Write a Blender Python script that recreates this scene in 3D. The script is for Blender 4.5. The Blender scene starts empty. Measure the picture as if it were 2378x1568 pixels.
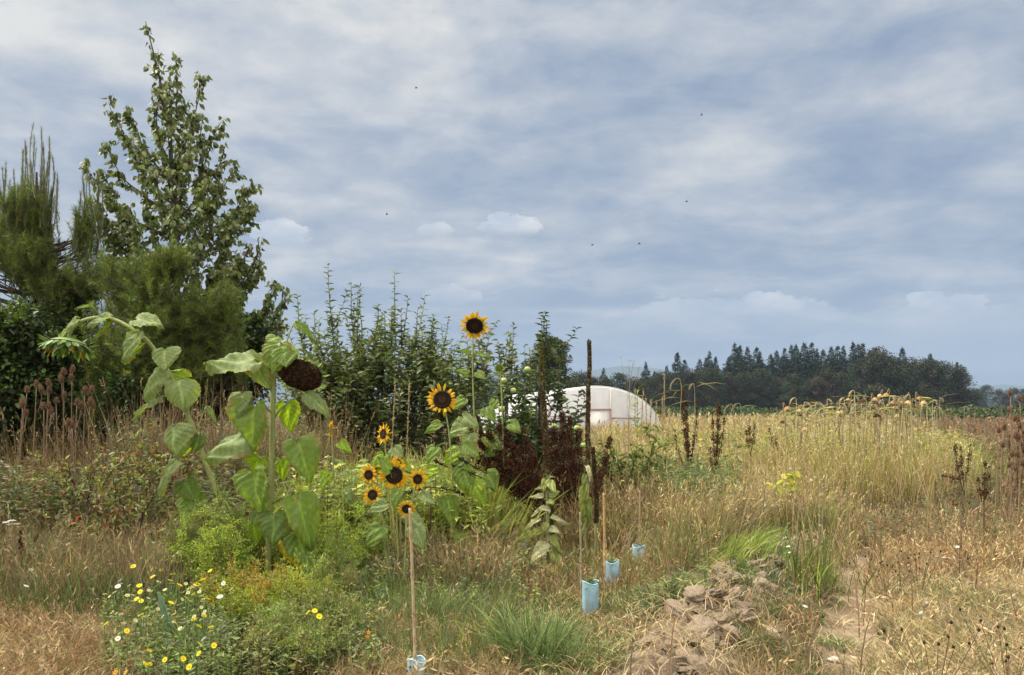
import bpy, math, random
import numpy as np
from mathutils import Vector
D = bpy.data
scene = bpy.context.scene
COL = scene.collection
R = math.radians

# ------------------------------------------------------------------ camera, sky, sun, exposure
CAMH, FD, CX, HY = 1.55, 1867.0, 1189.0, 950.0      # eye height, focal length and horizon on a 2378 px wide picture
cam = D.cameras.new("camera"); camo = D.objects.new("camera", cam); COL.objects.link(camo)
camo.location = (0, 0, CAMH); camo.rotation_euler = (R(90), 0, 0)
cam.sensor_width = 36; cam.lens = 36 * FD / 2378; cam.shift_y = (HY - 784) / 2378
cam.clip_start = 0.05; cam.clip_end = 20000
scene.camera = camo
SUN_EL, SUN_AZ = R(50), R(-80)                       # azimuth measured from +Y towards +X
sl = D.lights.new("sun", 'SUN'); sl.energy = 5.0; sl.angle = R(12); sl.color = (1, .95, .86)
so = D.objects.new("sun", sl); COL.objects.link(so)
sd = Vector((math.sin(SUN_AZ) * math.cos(SUN_EL), math.cos(SUN_AZ) * math.cos(SUN_EL), math.sin(SUN_EL)))
so.rotation_euler = sd.to_track_quat('Z', 'Y').to_euler()
scene.view_settings.view_transform = 'Standard'; scene.view_settings.look = 'None'
scene.view_settings.exposure = 0.3; scene.view_settings.gamma = 1
scene.cycles.max_bounces = 6; scene.cycles.transmission_bounces = 3; scene.cycles.diffuse_bounces = 3
scene.cycles.volume_bounces = 0; scene.cycles.transparent_max_bounces = 8
scene.cycles.caustics_reflective = False; scene.cycles.caustics_refractive = False

class NT:
    def __init__(s, tree):
        s.t = tree; tree.nodes.clear()
    def n(s, typ, _in=None, **kw):
        nd = s.t.nodes.new(typ)
        for k, v in kw.items(): setattr(nd, k, v)
        for k, v in (_in or {}).items():
            sock = nd.inputs[k]
            if isinstance(v, bpy.types.NodeSocket): s.t.links.new(v, sock)
            else: sock.default_value = v
        return nd
    def m(s, op, a, b=0.0, c=0.0):
        nd = s.t.nodes.new('ShaderNodeMath'); nd.operation = op
        for i, v in enumerate((a, b, c)):
            if isinstance(v, bpy.types.NodeSocket): s.t.links.new(v, nd.inputs[i])
            else: nd.inputs[i].default_value = v
        return nd.outputs[0]
    def mix(s, f, a, b, blend='MIX'):
        nd = s.t.nodes.new('ShaderNodeMix'); nd.data_type = 'RGBA'; nd.blend_type = blend
        for i, v in ((0, f), (6, a), (7, b)):
            if isinstance(v, bpy.types.NodeSocket): s.t.links.new(v, nd.inputs[i])
            else: nd.inputs[i].default_value = v if i == 0 else (*v, 1)
        return nd.outputs[2]
    def ramp(s, f, stops, interp='LINEAR'):
        nd = s.t.nodes.new('ShaderNodeValToRGB'); nd.color_ramp.interpolation = interp
        e = nd.color_ramp.elements
        while len(e) < len(stops): e.new(.5)
        for i, (p, c) in enumerate(stops):
            e[i].position = p; e[i].color = (*c, 1) if hasattr(c, '__len__') else (c, c, c, 1)
        s.t.links.new(f, nd.inputs[0]); return nd.outputs[0]
    def noise(s, vec, scale, detail=5, rough=.55, dist=0.0, lac=2.0):
        nd = s.n('ShaderNodeTexNoise', {'Vector': vec, 'Scale': scale, 'Detail': detail, 'Roughness': rough, 'Distortion': dist, 'Lacunarity': lac})
        return nd.outputs['Fac']
    def map(s, v, a, b, c=0., d=1., smooth=False):
        nd = s.t.nodes.new('ShaderNodeMapRange')
        if smooth: nd.interpolation_type = 'SMOOTHSTEP'
        s.t.links.new(v, nd.inputs[0])
        for i, x in enumerate((a, b, c, d)): nd.inputs[i + 1].default_value = x
        return nd.outputs[0]

def srgb(r, g, b):
    f = lambda c: (c / 255 / 12.92) if c <= 10 else ((c / 255 + .055) / 1.055) ** 2.4
    return (f(r), f(g), f(b))

def build_world():
    w = D.worlds.new("World"); scene.world = w; w.use_nodes = True
    t = NT(w.node_tree)
    tc = t.n('ShaderNodeTexCoord').outputs['Generated']
    sky = t.n('ShaderNodeTexSky', sky_type='NISHITA', sun_disc=False, sun_elevation=SUN_EL, sun_rotation=SUN_AZ, air_density=1.0, dust_density=1.5)
    sep = t.n('ShaderNodeSeparateXYZ', {0: tc})
    x, y, z = sep.outputs
    az = t.m('ARCTAN2', x, y); el = t.m('ARCSINE', z)
    zz = t.m('ADD', t.m('MAXIMUM', z, 0.0), 0.16)
    q = t.n('ShaderNodeCombineXYZ', {0: t.m('DIVIDE', x, zz), 1: t.m('DIVIDE', y, zz), 2: 0.0}).outputs[0]
    qr = t.n('ShaderNodeMapping', {'Vector': q, 'Rotation': (0, 0, R(20)), 'Scale': (1.0, 1.35, 1)}).outputs[0]
    ae = t.n('ShaderNodeCombineXYZ', {0: az, 1: t.m('MULTIPLY', el, 2.0), 2: 0.0}).outputs[0]
    n1 = t.noise(qr, 0.62, 4, .5, .35)                     # large cloud banks
    n2 = t.noise(qr, 1.9, 7, .55, .3)                    # billows
    n3 = t.noise(ae, 5.5, 6, .55, .2)                    # streaks nearer the horizon
    n4 = t.noise(ae, 13, 7, .6, .25)
    d = t.m('ADD', t.m('MULTIPLY', n1, .30), t.m('ADD', t.m('MULTIPLY', n2, .40), t.m('ADD', t.m('MULTIPLY', n3, .12), t.m('MULTIPLY', n4, .18))))
    # broad brightness of the deck: brighter towards the sun on the left and up, deeper blue grey to the right
    base = t.m('ADD', t.m('MULTIPLY', az, -.20), t.m('MULTIPLY', el, .20))
    aev = t.n('ShaderNodeCombineXYZ', {0: az, 1: el, 2: 0.0}).outputs[0]
    def blob(cx, cy, sx, sy, amp, acc_, vec=None):           # soft elliptical bank centred on a sky direction, added to acc_
        a = math.atan((cx - CX) / FD); e = math.atan((HY - cy) / FD * math.cos(a)); kx, ky = FD / sx / 1.8, FD / sy / 1.8
        mp = t.n('ShaderNodeMapping', {'Vector': aev if vec is None else vec, 'Location': (-a * kx, -e * ky, 0), 'Scale': (kx, ky, 0)})
        return t.m('MULTIPLY_ADD', t.n('ShaderNodeTexGradient', {0: mp.outputs[0]}, gradient_type='QUADRATIC_SPHERE').outputs[1], amp * 1.7, acc_)
    # banks of the deck: (picture x, y, half width, half height, lighter or darker)
    banks = [(80, 60, 420, 160, .09), (600, 330, 420, 150, .05), (150, 230, 150, 70, -.05), (1150, 300, 330, 90, .05), (1500, 210, 300, 60, .03),
             (1900, 120, 600, 90, -.13), (2250, 190, 250, 60, .06), (1500, 480, 700, 70, -.05), (820, 160, 500, 70, .04),
             (1950, 560, 500, 60, -.06), (1150, 690, 520, 55, -.09), (1900, 655, 420, 26, .09), (1500, 745, 420, 36, .08), (2100, 300, 300, 60, .04),
             (2250, 760, 220, 60, .05), (650, 620, 90, 130, .08), (1300, 600, 420, 40, .05), (900, 830, 700, 40, -.05), (1000, 740, 700, 60, -.07), (330, 120, 330, 160, .05), (2250, 480, 260, 60, .03)]
    acc = base
    for b in banks: acc = blob(*b, acc)
    v = t.m('ADD', t.m('MULTIPLY_ADD', t.m('SUBTRACT', d, .5), 3.5, .485), acc)
    c = t.ramp(v, [(.06, srgb(128, 149, 181)), (.30, srgb(153, 168, 191)), (.46, srgb(174, 184, 200)), (.58, srgb(192, 198, 208)), (.72, srgb(212, 214, 217)), (.92, srgb(240, 238, 232))])
    # sunlit cumulus heads in the low gap: crisp crowns, soft bases
    wn = t.n('ShaderNodeTexNoise', {'Vector': ae, 'Scale': 24., 'Detail': 6, 'Roughness': .62}).outputs['Color']
    wv = t.n('ShaderNodeSeparateXYZ', {0: t.n('ShaderNodeVectorMath', {0: wn, 1: (.5, .5, .5)}, operation='SUBTRACT').outputs[0]})
    wae = t.n('ShaderNodeCombineXYZ', {0: t.m('MULTIPLY_ADD', wv.outputs[0], .085, az), 1: t.m('MULTIPLY_ADD', wv.outputs[1], .06, el), 2: 0.0}).outputs[0]
    shape = None
    for (cx, cy, sx, up_, dn, amp) in [(655, 545, 52, 34, 130, .8), (1150, 518, 26, 30, 70, .95), (1203, 522, 34, 24, 60, .85), (1012, 530, 26, 18, 50, .55),
                        (1700, 725, 190, 40, 70, .6), (1790, 715, 50, 34, 30, .9), (2165, 705, 44, 24, 40, .9), (2235, 712, 28, 18, 26, .8), (2200, 800, 220, 90, 90, .4), (1060, 690, 50, 16, 30, .5)]:
        a_ = math.atan((cx - CX) / FD); e_ = math.atan((HY - cy) / FD * math.cos(a_)); kx, ky = FD / sx / 2.5, FD / up_ / 2.5
        mp = t.n('ShaderNodeMapping', {'Vector': wae, 'Location': (-a_ * kx, -(e_ - .4 * up_ / FD) * ky, 0), 'Scale': (kx, ky, 0)})
        f_ = t.map(t.n('ShaderNodeTexGradient', {0: mp.outputs[0]}, gradient_type='SPHERICAL').outputs[1], .42, .52, 0, amp, True)
        f_ = t.m('MULTIPLY', f_, t.map(el, e_ - up_ / FD * 1.3, e_ + up_ / FD * .3, 0., 1., True))
        shape = f_ if shape is None else t.m('MAXIMUM', shape, f_)
    pc = t.ramp(t.noise(ae, 18, 4, .55), [(.3, srgb(200, 212, 228)), (.48, srgb(226, 231, 238)), (.62, srgb(252, 250, 247))])
    c = t.mix(t.m('MULTIPLY', shape, .95), c, pc)
    # the low air is a plain blue grey
    hz = t.map(el, 0.02, .20, .58, 0, True)
    c = t.mix(hz, c, srgb(146, 172, 207))
    # sky out of view, overhead and behind: extra warm brightness added to light the ground
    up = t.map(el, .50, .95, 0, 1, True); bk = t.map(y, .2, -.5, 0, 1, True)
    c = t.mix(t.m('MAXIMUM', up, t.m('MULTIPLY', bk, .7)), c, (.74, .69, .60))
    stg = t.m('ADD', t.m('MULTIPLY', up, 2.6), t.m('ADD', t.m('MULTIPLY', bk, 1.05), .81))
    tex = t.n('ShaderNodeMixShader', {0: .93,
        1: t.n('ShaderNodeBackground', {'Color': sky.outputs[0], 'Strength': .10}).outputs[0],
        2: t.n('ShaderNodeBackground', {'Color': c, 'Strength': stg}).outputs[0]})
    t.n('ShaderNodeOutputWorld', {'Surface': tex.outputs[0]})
    w.cycles.sampling_method = 'MANUAL'; w.cycles.sample_map_resolution = 256
build_world()

# ------------------------------------------------------------------ helpers
def X(px, Y): return (px - CX) / FD * Y
def pt(px, py, Y): return np.array([(px - CX) / FD * Y, Y, CAMH + (HY - py) / FD * Y])
def rng(seed): return np.random.default_rng(seed)

def vnoise(x, y, seed=0):
    x = np.asarray(x, float); y = np.asarray(y, float)
    xi = np.floor(x).astype(np.int64); yi = np.floor(y).astype(np.int64); xf = x - xi; yf = y - yi
    def h(a, b):
        n = (a * 374761393 + b * 668265263 + seed * 982451653) & 0xffffffff
        n = ((n ^ (n >> 13)) * 1274126177) & 0xffffffff
        return ((n ^ (n >> 16)) & 0xffff) / 65535.0
    u = xf * xf * (3 - 2 * xf); v = yf * yf * (3 - 2 * yf)
    return (h(xi, yi) * (1 - u) + h(xi + 1, yi) * u) * (1 - v) + (h(xi, yi + 1) * (1 - u) + h(xi + 1, yi + 1) * u) * v
def fbm(x, y, o=4, seed=0):
    s = 0; a = .5; 
    for i in range(o): s = s + a * vnoise(x * 2 ** i, y * 2 ** i, seed + i); a *= .5
    return s / (1 - .5 ** o)

RIDGE = np.array([(.82, 4.2), (1.15, 5.0), (1.5, 5.9), (2.0, 6.9), (2.72, 8.0), (3.25, 8.8)])
PATH = np.array([(1.7, 3.6), (2.05, 4.8), (2.35, 5.6), (2.8, 6.6), (3.3, 7.6), (4.0, 9.0)])
def dist_line(x, y, P):
    best = np.full(np.shape(x), 1e9)
    for a, b in zip(P[:-1], P[1:]):
        d = b - a; t = np.clip(((x - a[0]) * d[0] + (y - a[1]) * d[1]) / (d @ d), 0, 1)
        best = np.minimum(best, np.hypot(x - a[0] - t * d[0], y - a[1] - t * d[1]))
    return best
def H(x, y):
    x = np.asarray(x, float); y = np.asarray(y, float)
    r = dist_line(x, y, RIDGE)
    near = np.exp(-np.maximum(0, y - 12) / 6)
    h = .05 * (fbm(x * .6, y * .6, 3, 3) - .5) * near
    lump = .5 * fbm(x * 3.6, y * 3.6, 3, 11) + .5 * fbm(x * 9, y * 9, 4, 12)
    m = np.exp(-(r / .38) ** 2)
    rid = .55 * (1 - np.abs(2 * fbm(x * 5, y * 5, 4, 21) - 1)) + .55 * (1 - np.abs(2 * vnoise(x * 14, y * 14, 22) - 1)) ** 1.5
    h = h + m * (.02 + .36 * lump * rid) + np.exp(-(r / .75) ** 2) * .02
    p = dist_line(x, y, PATH)
    h = h - .045 * np.exp(-(p / .3) ** 2) + .012 * np.exp(-(p / .4) ** 2) * (fbm(x * 9, y * 9, 2, 5) - .5)
    return h

class Geo:
    def __init__(s): s.V = []; s.F = []; s.C = []; s.n = 0
    def add(s, V, F, C):
        V = np.asarray(V, np.float32).reshape(-1, 3); F = np.asarray(F, np.int64).reshape(-1, 3)
        C = np.broadcast_to(np.asarray(C, np.float32), V.shape)
        s.V.append(V); s.F.append(F + s.n); s.C.append(C); s.n += len(V)
    def inst(s, V, F, C):            # V (N,k,3)  F (m,3) template  C (N,3) or (N,k,3)
        N, k = V.shape[:2]
        F = (np.asarray(F)[None] + (np.arange(N) * k)[:, None, None]).reshape(-1, 3)
        C = np.asarray(C, np.float32)
        if C.ndim == 1: C = np.broadcast_to(C, (N, 3))
        if C.ndim == 2: C = np.repeat(C[:, None], k, 1)
        s.add(V.reshape(-1, 3), F, C.reshape(-1, 3))
    def blades(s, P, h, w, az, bend, C, seg=3, tip=None, face=None):
        N = len(P); r = np.linspace(0, 1, seg + 1)
        dx, dy = np.cos(az), np.sin(az)
        fa = az + math.pi / 2 if face is None else face
        wx, wy = np.cos(fa), np.sin(fa)
        V = np.zeros((N, 2 * seg + 1, 3)); 
        for i, t in enumerate(r):
            c = np.stack([P[:, 0] + dx * h * bend * t ** 2, P[:, 1] + dy * h * bend * t ** 2, P[:, 2] + h * (t - .35 * np.minimum(bend, 1.4) * t ** 2.5)], 1)
            if i == seg: V[:, 2 * seg] = c
            else:
                hw = (w * .5 * (1 - .55 * t))[:, None] * np.stack([wx, wy, np.zeros(N)], 1)
                V[:, 2 * i] = c - hw; V[:, 2 * i + 1] = c + hw
        F = []
        for i in range(seg - 1): a = 2 * i; F += [(a, a + 1, a + 3), (a, a + 3, a + 2)]
        F.append((2 * seg - 2, 2 * seg - 1, 2 * seg))
        s.inst(V, F, C)
    def leaves(s, P, d, n, L, W, C, curl=.15, fold=.2, simple=False):
        d = d / (np.linalg.norm(d, axis=1, keepdims=True) + 1e-9)
        sd = np.cross(d, n); sd /= (np.linalg.norm(sd, axis=1, keepdims=True) + 1e-9)
        n = np.cross(sd, d); N = len(P); L = np.broadcast_to(L, (N,))[:, None]; W = np.broadcast_to(W, (N,))[:, None]
        if simple:
            V = np.stack([P, P + d * L * .45 - sd * W * .5 + n * W * fold, P + d * L - n * L * curl, P + d * L * .45 + sd * W * .5 + n * W * fold], 1)
            s.inst(V, [(0, 1, 2), (0, 2, 3)], C); return
        def st(t, u): return P + d * L * t + sd * W * .5 * u + n * (W * fold * abs(u) - L * curl * t * t * 1.0)
        V = np.stack([st(0, 0), st(.3, -.9), st(.3, 0), st(.3, .9), st(.68, -.72), st(.68, 0), st(.68, .72), st(1, 0)], 1)
        s.inst(V, [(0, 1, 2), (0, 2, 3), (1, 4, 5), (1, 5, 2), (2, 5, 6), (2, 6, 3), (4, 7, 5), (5, 7, 6)], C)
    def needles(s, P, d, L, w, C):
        N = len(P); d = d / (np.linalg.norm(d, axis=1, keepdims=True) + 1e-9)
        sd = np.cross(d, np.stack([np.sin(P[:, 0] * 900), np.cos(P[:, 2] * 700), np.sin(P[:, 1] * 800) + .1], 1))
        sd /= (np.linalg.norm(sd, axis=1, keepdims=True) + 1e-9)
        L = np.broadcast_to(L, (N,))[:, None]; w = np.broadcast_to(w, (N,))[:, None]
        s.inst(np.stack([P - sd * w * .5, P + sd * w * .5, P + d * L], 1), [(0, 1, 2)], C)
    def tubes(s, P, Rr, C, k=4):      # P (N,K,3)  Rr (N,K)
        P = np.asarray(P, float)
        if P.ndim == 2: P = P[None]
        N, K = P.shape[:2]; Rr = np.broadcast_to(np.asarray(Rr, float), (N, K))
        T = np.gradient(P, axis=1); T /= (np.linalg.norm(T, axis=2, keepdims=True) + 1e-9)
        ref = np.zeros_like(T); ref[..., 0] = .31; ref[..., 1] = .95
        steep = np.abs((T * ref).sum(2)) > .93; ref[steep] = (0, 0, 1)
        A = np.cross(T, ref); A /= (np.linalg.norm(A, axis=2, keepdims=True) + 1e-9); B = np.cross(T, A)
        an = np.arange(k) * 2 * math.pi / k
        V = P[:, :, None] + Rr[:, :, None, None] * (A[:, :, None] * np.cos(an)[None, None, :, None] + B[:, :, None] * np.sin(an)[None, None, :, None])
        F = []
        for i in range(K - 1):
            for j in range(k):
                a, b = i * k + j, i * k + (j + 1) % k
                F += [(a, b, b + k), (a, b + k, a + k)]
        for j in range(1, k - 1): F.append(((K - 1) * k, (K - 1) * k + j, (K - 1) * k + j + 1))
        C = np.asarray(C, float)
        if C.ndim == 2 and len(C) == N and N > 1: s.inst(V.reshape(N, K * k, 3), F, C)
        elif C.ndim == 2: s.inst(V.reshape(N, K * k, 3), F, np.repeat(np.repeat(C, k, 0)[None], N, 0))
        else: s.inst(V.reshape(N, K * k, 3), F, C)
    def grid(s, V, C):                # V (a,b,3)
        a, b = V.shape[:2]; i = np.arange(a * b).reshape(a, b)
        q = np.stack([i[:-1, :-1], i[:-1, 1:], i[1:, 1:], i[1:, :-1]], -1).reshape(-1, 4)
        F = np.concatenate([q[:, [0, 1, 2]], q[:, [0, 2, 3]]])
        C = np.asarray(C, float)
        s.add(V.reshape(-1, 3), F, C.reshape(-1, 3) if C.ndim == 3 else C)
    def box(s, c, sz, C, rot=0):
        v = np.array([(x, y, z) for x in (-.5, .5) for y in (-.5, .5) for z in (-.5, .5)]) * sz
        cr, sr = math.cos(rot), math.sin(rot)
        v = np.stack([v[:, 0] * cr - v[:, 1] * sr, v[:, 0] * sr + v[:, 1] * cr, v[:, 2]], 1) + c
        q = [(0, 1, 3, 2), (4, 6, 7, 5), (0, 4, 5, 1), (2, 3, 7, 6), (0, 2, 6, 4), (1, 5, 7, 3)]
        s.add(v, [t for a, b, cc, d in q for t in ((a, b, cc), (a, cc, d))], C)

def qcurve(a, b, off, K):
    a, b = np.asarray(a, float), np.asarray(b, float); m = (a + b) / 2 + np.asarray(off, float)
    t = np.linspace(0, 1, K)[:, None]
    return a * (1 - t) ** 2 + 2 * m * t * (1 - t) + b * t * t
def spline(pts, K):
    P = np.asarray(pts, float); n = len(P); Q = np.vstack([2 * P[0] - P[1], P, 2 * P[-1] - P[-2]])
    out = []
    for u in np.linspace(0, n - 1, K):
        i = min(int(u), n - 2); t = u - i; p0, p1, p2, p3 = Q[i:i + 4]
        out.append(.5 * ((2 * p1) + (-p0 + p2) * t + (2 * p0 - 5 * p1 + 4 * p2 - p3) * t * t + (-p0 + 3 * p1 - 3 * p2 + p3) * t ** 3))
    return np.array(out)
def along(P, t):                      # sample polyline P at fractions t -> points, tangents
    K = len(P); u = np.clip(np.asarray(t), 0, .9999) * (K - 1); i = u.astype(int); f = (u - i)[:, None]
    return P[i] * (1 - f) + P[i + 1] * f, P[i + 1] - P[i]

def setp(o, label=None, cat=None, group=None, kind=None):
    for k, v in (('label', label), ('category', cat), ('group', group), ('kind', kind)):
        if v: o[k] = v
    return o
def to_obj(name, g, mat, parent=None, origin=None, smooth=True):
    V = np.concatenate(g.V); F = np.concatenate(g.F); C = np.concatenate(g.C)
    if origin is None: origin = np.array(parent.location) if parent is not None else np.zeros(3)
    V = V - np.asarray(origin, np.float32)
    me = D.meshes.new(name); me.vertices.add(len(V)); me.vertices.foreach_set('co', V.astype(np.float32).ravel())
    me.loops.add(F.size); me.loops.foreach_set('vertex_index', F.astype(np.int32).ravel())
    me.polygons.add(len(F)); me.polygons.foreach_set('loop_start', np.arange(0, F.size, 3, dtype=np.int32))
    me.polygons.foreach_set('use_smooth', np.full(len(F), smooth))
    a = me.attributes.new('col', 'FLOAT_COLOR', 'POINT')
    a.data.foreach_set('color', np.concatenate([C, np.ones((len(C), 1))], 1).astype(np.float32).ravel())
    me.update(); me.materials.append(mat)
    o = D.objects.new(name, me); COL.objects.link(o)
    if parent is not None: o.parent = parent
    else: o.location = origin
    return o
def thing(name, loc, label, cat, group=None):
    o = D.objects.new(name, None); COL.objects.link(o); o.location = [float(v) for v in loc]; o.empty_display_size = .1
    return setp(o, label, cat, group)
def dup(o, loc=None, rz=0, sc=None, label=None, group=None):
    r = o.copy(); COL.objects.link(r)
    if loc is not None: r.location = [float(v) for v in loc]
    r.rotation_euler = (0, 0, rz)
    if sc is not None: r.scale = sc if hasattr(sc, '__len__') else (sc, sc, sc)
    if label: r['label'] = label
    if group: r['group'] = group
    for ch in list(o.children):
        c = ch.copy(); COL.objects.link(c); c.parent = r
        for gc in list(ch.children):
            e = gc.copy(); COL.objects.link(e); e.parent = c
    return r

# ------------------------------------------------------------------ materials
def mat_attr(name, rough=.7, trans=0.0, var=.25, nscale=30., spec=.25, bump=0.0, bscale=60., tint=(1, 1, 1)):
    m = D.materials.new(name); m.use_nodes = True; t = NT(m.node_tree)
    a = t.n('ShaderNodeAttribute', attribute_name='col').outputs['Color']
    co = t.n('ShaderNodeTexCoord').outputs['Object']
    f = t.map(t.noise(co, nscale, 3), .25, .75, 1 - var, 1 + var)
    c = t.mix(1.0, a, t.n('ShaderNodeCombineColor', {0: f, 1: f, 2: f}).outputs[0], 'MULTIPLY')
    b = t.n('ShaderNodeBsdfPrincipled', {'Base Color': c, 'Roughness': rough, 'Specular IOR Level': spec})
    if bump > 0:
        bn = t.n('ShaderNodeBump', {'Strength': bump, 'Distance': .01, 'Height': t.noise(co, bscale, 4)})
        t.t.links.new(bn.outputs[0], b.inputs['Normal'])
    sh = b.outputs[0]
    if trans > 0:
        tc = t.mix(1.0, c, tint, 'MULTIPLY')
        tr = t.n('ShaderNodeBsdfTranslucent', {'Color': tc})
        sh = t.n('ShaderNodeMixShader', {0: trans, 1: sh, 2: tr.outputs[0]}).outputs[0]
    t.n('ShaderNodeOutputMaterial', {'Surface': sh})
    return m
M_GRASS = mat_attr('dry_and_green_blades', .75, .30, .2, 8, .15)
M_LEAF = mat_attr('leaf', .55, .32, .22, 25, .3, tint=(1.15, 1.25, .5))
M_TLEAF = mat_attr('tree_leaf', .5, .25, .25, 12, .3, tint=(1.1, 1.2, .5))
M_SUNLEAF = mat_attr('sunflower_leaf', .6, .36, .10, 40, .25, .6, 70, tint=(1.5, 1.6, .28))
M_PETAL = mat_attr('petal', .55, .35, .06, 60, .2)
M_STEM = mat_attr('stem', .65, 0, .2, 40, .25, .3, 120)
M_BARK = mat_attr('bark', .9, 0, .35, 14, .15, .6, 40)
M_DARK = mat_attr('dry_seed', .9, 0, .4, 90, .15, .5, 150)
M_FAR = mat_attr('far_foliage', .8, .15, .25, .6, .15)
M_FRUIT = mat_attr('fruit', .4, 0, .08, 20, .4)
M_WOOD = mat_attr('wood', .75, 0, .2, 30, .2, .3, 90)

STRAW = (.38, .285, .13); PALE = (.56, .445, .25); BROWN = (.15, .098, .045); RED = (.21, .105, .05); GRN = (.12, .165, .035)
YGRN = (.24, .27, .05); DGRN = (.04, .07, .02); GGRN = (.13, .17, .08); TAN = (.30, .215, .11); PURP = (.19, .135, .09); YEL = (.36, .32, .08)
def pick(r, N, cols, ws=None, jit=.22):
    cols = np.array(cols); ws = np.ones(len(cols)) if ws is None else np.array(ws, float)
    c = cols[r.choice(len(cols), N, p=ws / ws.sum())]
    return np.clip(c * (1 + jit * r.standard_normal((N, 1))) * (1 + jit * .3 * r.standard_normal((N, 3))), .01, .8)
# ------------------------------------------------------------------ ground, hills
def ground():
    def ax(lo, flo, fhi, hi, st, g=1.12):
        f = list(np.arange(flo, fhi, st)); a = fhi; s = st
        while a < hi: f.append(a); s *= g; a += s
        b = flo; s = st; pre = []
        while b > lo: s *= g; b -= s; pre.append(b)
        return np.array(pre[::-1] + f)
    xs = ax(-5500, -4.0, 5.6, 5500, .03); ys = ax(-60, 4.0, 10.5, 7600, .03)
    Xg, Yg = np.meshgrid(xs, ys, indexing='ij'); Z = H(Xg, Yg)
    g = Geo(); g.grid(np.stack([Xg, Yg, Z], -1), (.3, .25, .2))
    # soil exposed on the ridge and the path, litter elsewhere: stored as a mask, one material
    r = dist_line(Xg, Yg, RIDGE); p = dist_line(Xg, Yg, PATH)
    e = fbm(Xg * 2.3, Yg * 2.3, 3, 40) - .5
    soil = np.clip(1.3 - (r + e * .3) / .5, 0, 1); path = np.clip(1.25 - (p + e * .75) / .25, 0, 1)
    g.C[0] = np.stack([soil, path, soil * 0], -1).reshape(-1, 3).astype(np.float32)
    m = D.materials.new('earth_and_litter'); m.use_nodes = True; t = NT(m.node_tree)
    sep = t.n('ShaderNodeSeparateColor', {0: t.n('ShaderNodeAttribute', attribute_name='col').outputs['Color']})
    co = t.n('ShaderNodeTexCoord').outputs['Object']
    big = t.noise(co, .7, 5); med = t.noise(co, 6, 6, .6); fine = t.noise(co, 45, 6, .7)
    lit = t.ramp(med, [(.3, (.035, .026, .012)), (.5, (.10, .072, .036)), (.7, (.20, .15, .08))])
    grn = t.ramp(fine, [(.3, (.04, .055, .015)), (.7, (.13, .13, .05))])
    lit = t.mix(t.map(big, .45, .65, 0, .6), lit, grn)
    soil = t.ramp(t.noise(co, 11, 8, .65), [(.25, (.13, .095, .065)), (.5, (.30, .225, .155)), (.75, (.44, .34, .24))])
    pth = t.ramp(t.noise(co, 13, 9, .72), [(.3, (.12, .085, .05)), (.45, (.36, .26, .17)), (.62, (.50, .385, .26)), (.75, (.60, .47, .33))])
    c = t.mix(sep.outputs[0], lit, soil); c = t.mix(sep.outputs[1], c, pth)
    c = t.mix(.35, c, t.ramp(fine, [(.3, (.3, .3, .3)), (.7, (1, 1, 1))]), 'MULTIPLY')
    b = t.n('ShaderNodeBsdfPrincipled', {'Base Color': c, 'Roughness': .95, 'Specular IOR Level': .1})
    bn = t.n('ShaderNodeBump', {'Strength': 1.0, 'Distance': .05, 'Height': t.m('ADD', t.noise(co, 22, 8, .7), t.m('MULTIPLY', t.noise(co, 90, 4), .4))})
    t.t.links.new(bn.outputs[0], b.inputs['Normal']); t.n('ShaderNodeOutputMaterial', {'Surface': b.outputs[0]})
    setp(to_obj('ground', g, m), kind='structure')
ground()

def hills():
    g = Geo()
    prof = [(-1400, 905), (300, 880), (700, 870), (900, 862), (1050, 862), (1130, 856), (1190, 868), (1240, 878), (1330, 866), (1400, 856), (1440, 850), (1520, 855), (1600, 868), (1750, 880), (2000, 890),
            (2200, 900), (2228, 890), (2243, 884), (2262, 892), (2290, 897), (2330, 893), (2378, 898), (2700, 893), (4200, 905)]
    px = np.array([p[0] for p in prof]); py = np.array([p[1] for p in prof])
    xs = np.linspace(-1400, 4200, 700); Yd = 6200
    top = CAMH + (HY - np.interp(xs, px, py)) / FD * Yd + 6 * (fbm(xs / 18, xs * 0, 4, 9) - .5)
    rows = np.linspace(0, 1, 26); V = []
    for u in rows:
        Y = Yd - 900 + 900 * u
        z = top * (u ** .8) * (1 - .25 * (1 - u) * vnoise(xs / 60, xs * 0 + u * 6, 4))
        V.append(np.stack([(xs - CX) / FD * Yd, np.full_like(xs, Y) , z], -1))
    for u in (.5, 1):                                                # back slope
        V.append(np.stack([(xs - CX) / FD * Yd, np.full_like(xs, Yd + 700 * u), top * (1 - u) - 1], -1))
    V = np.array(V); g.grid(V, (.045, .07, .05))
    o = to_obj('hills', g, M_FAR); setp(o, kind='structure')
hills()

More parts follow.
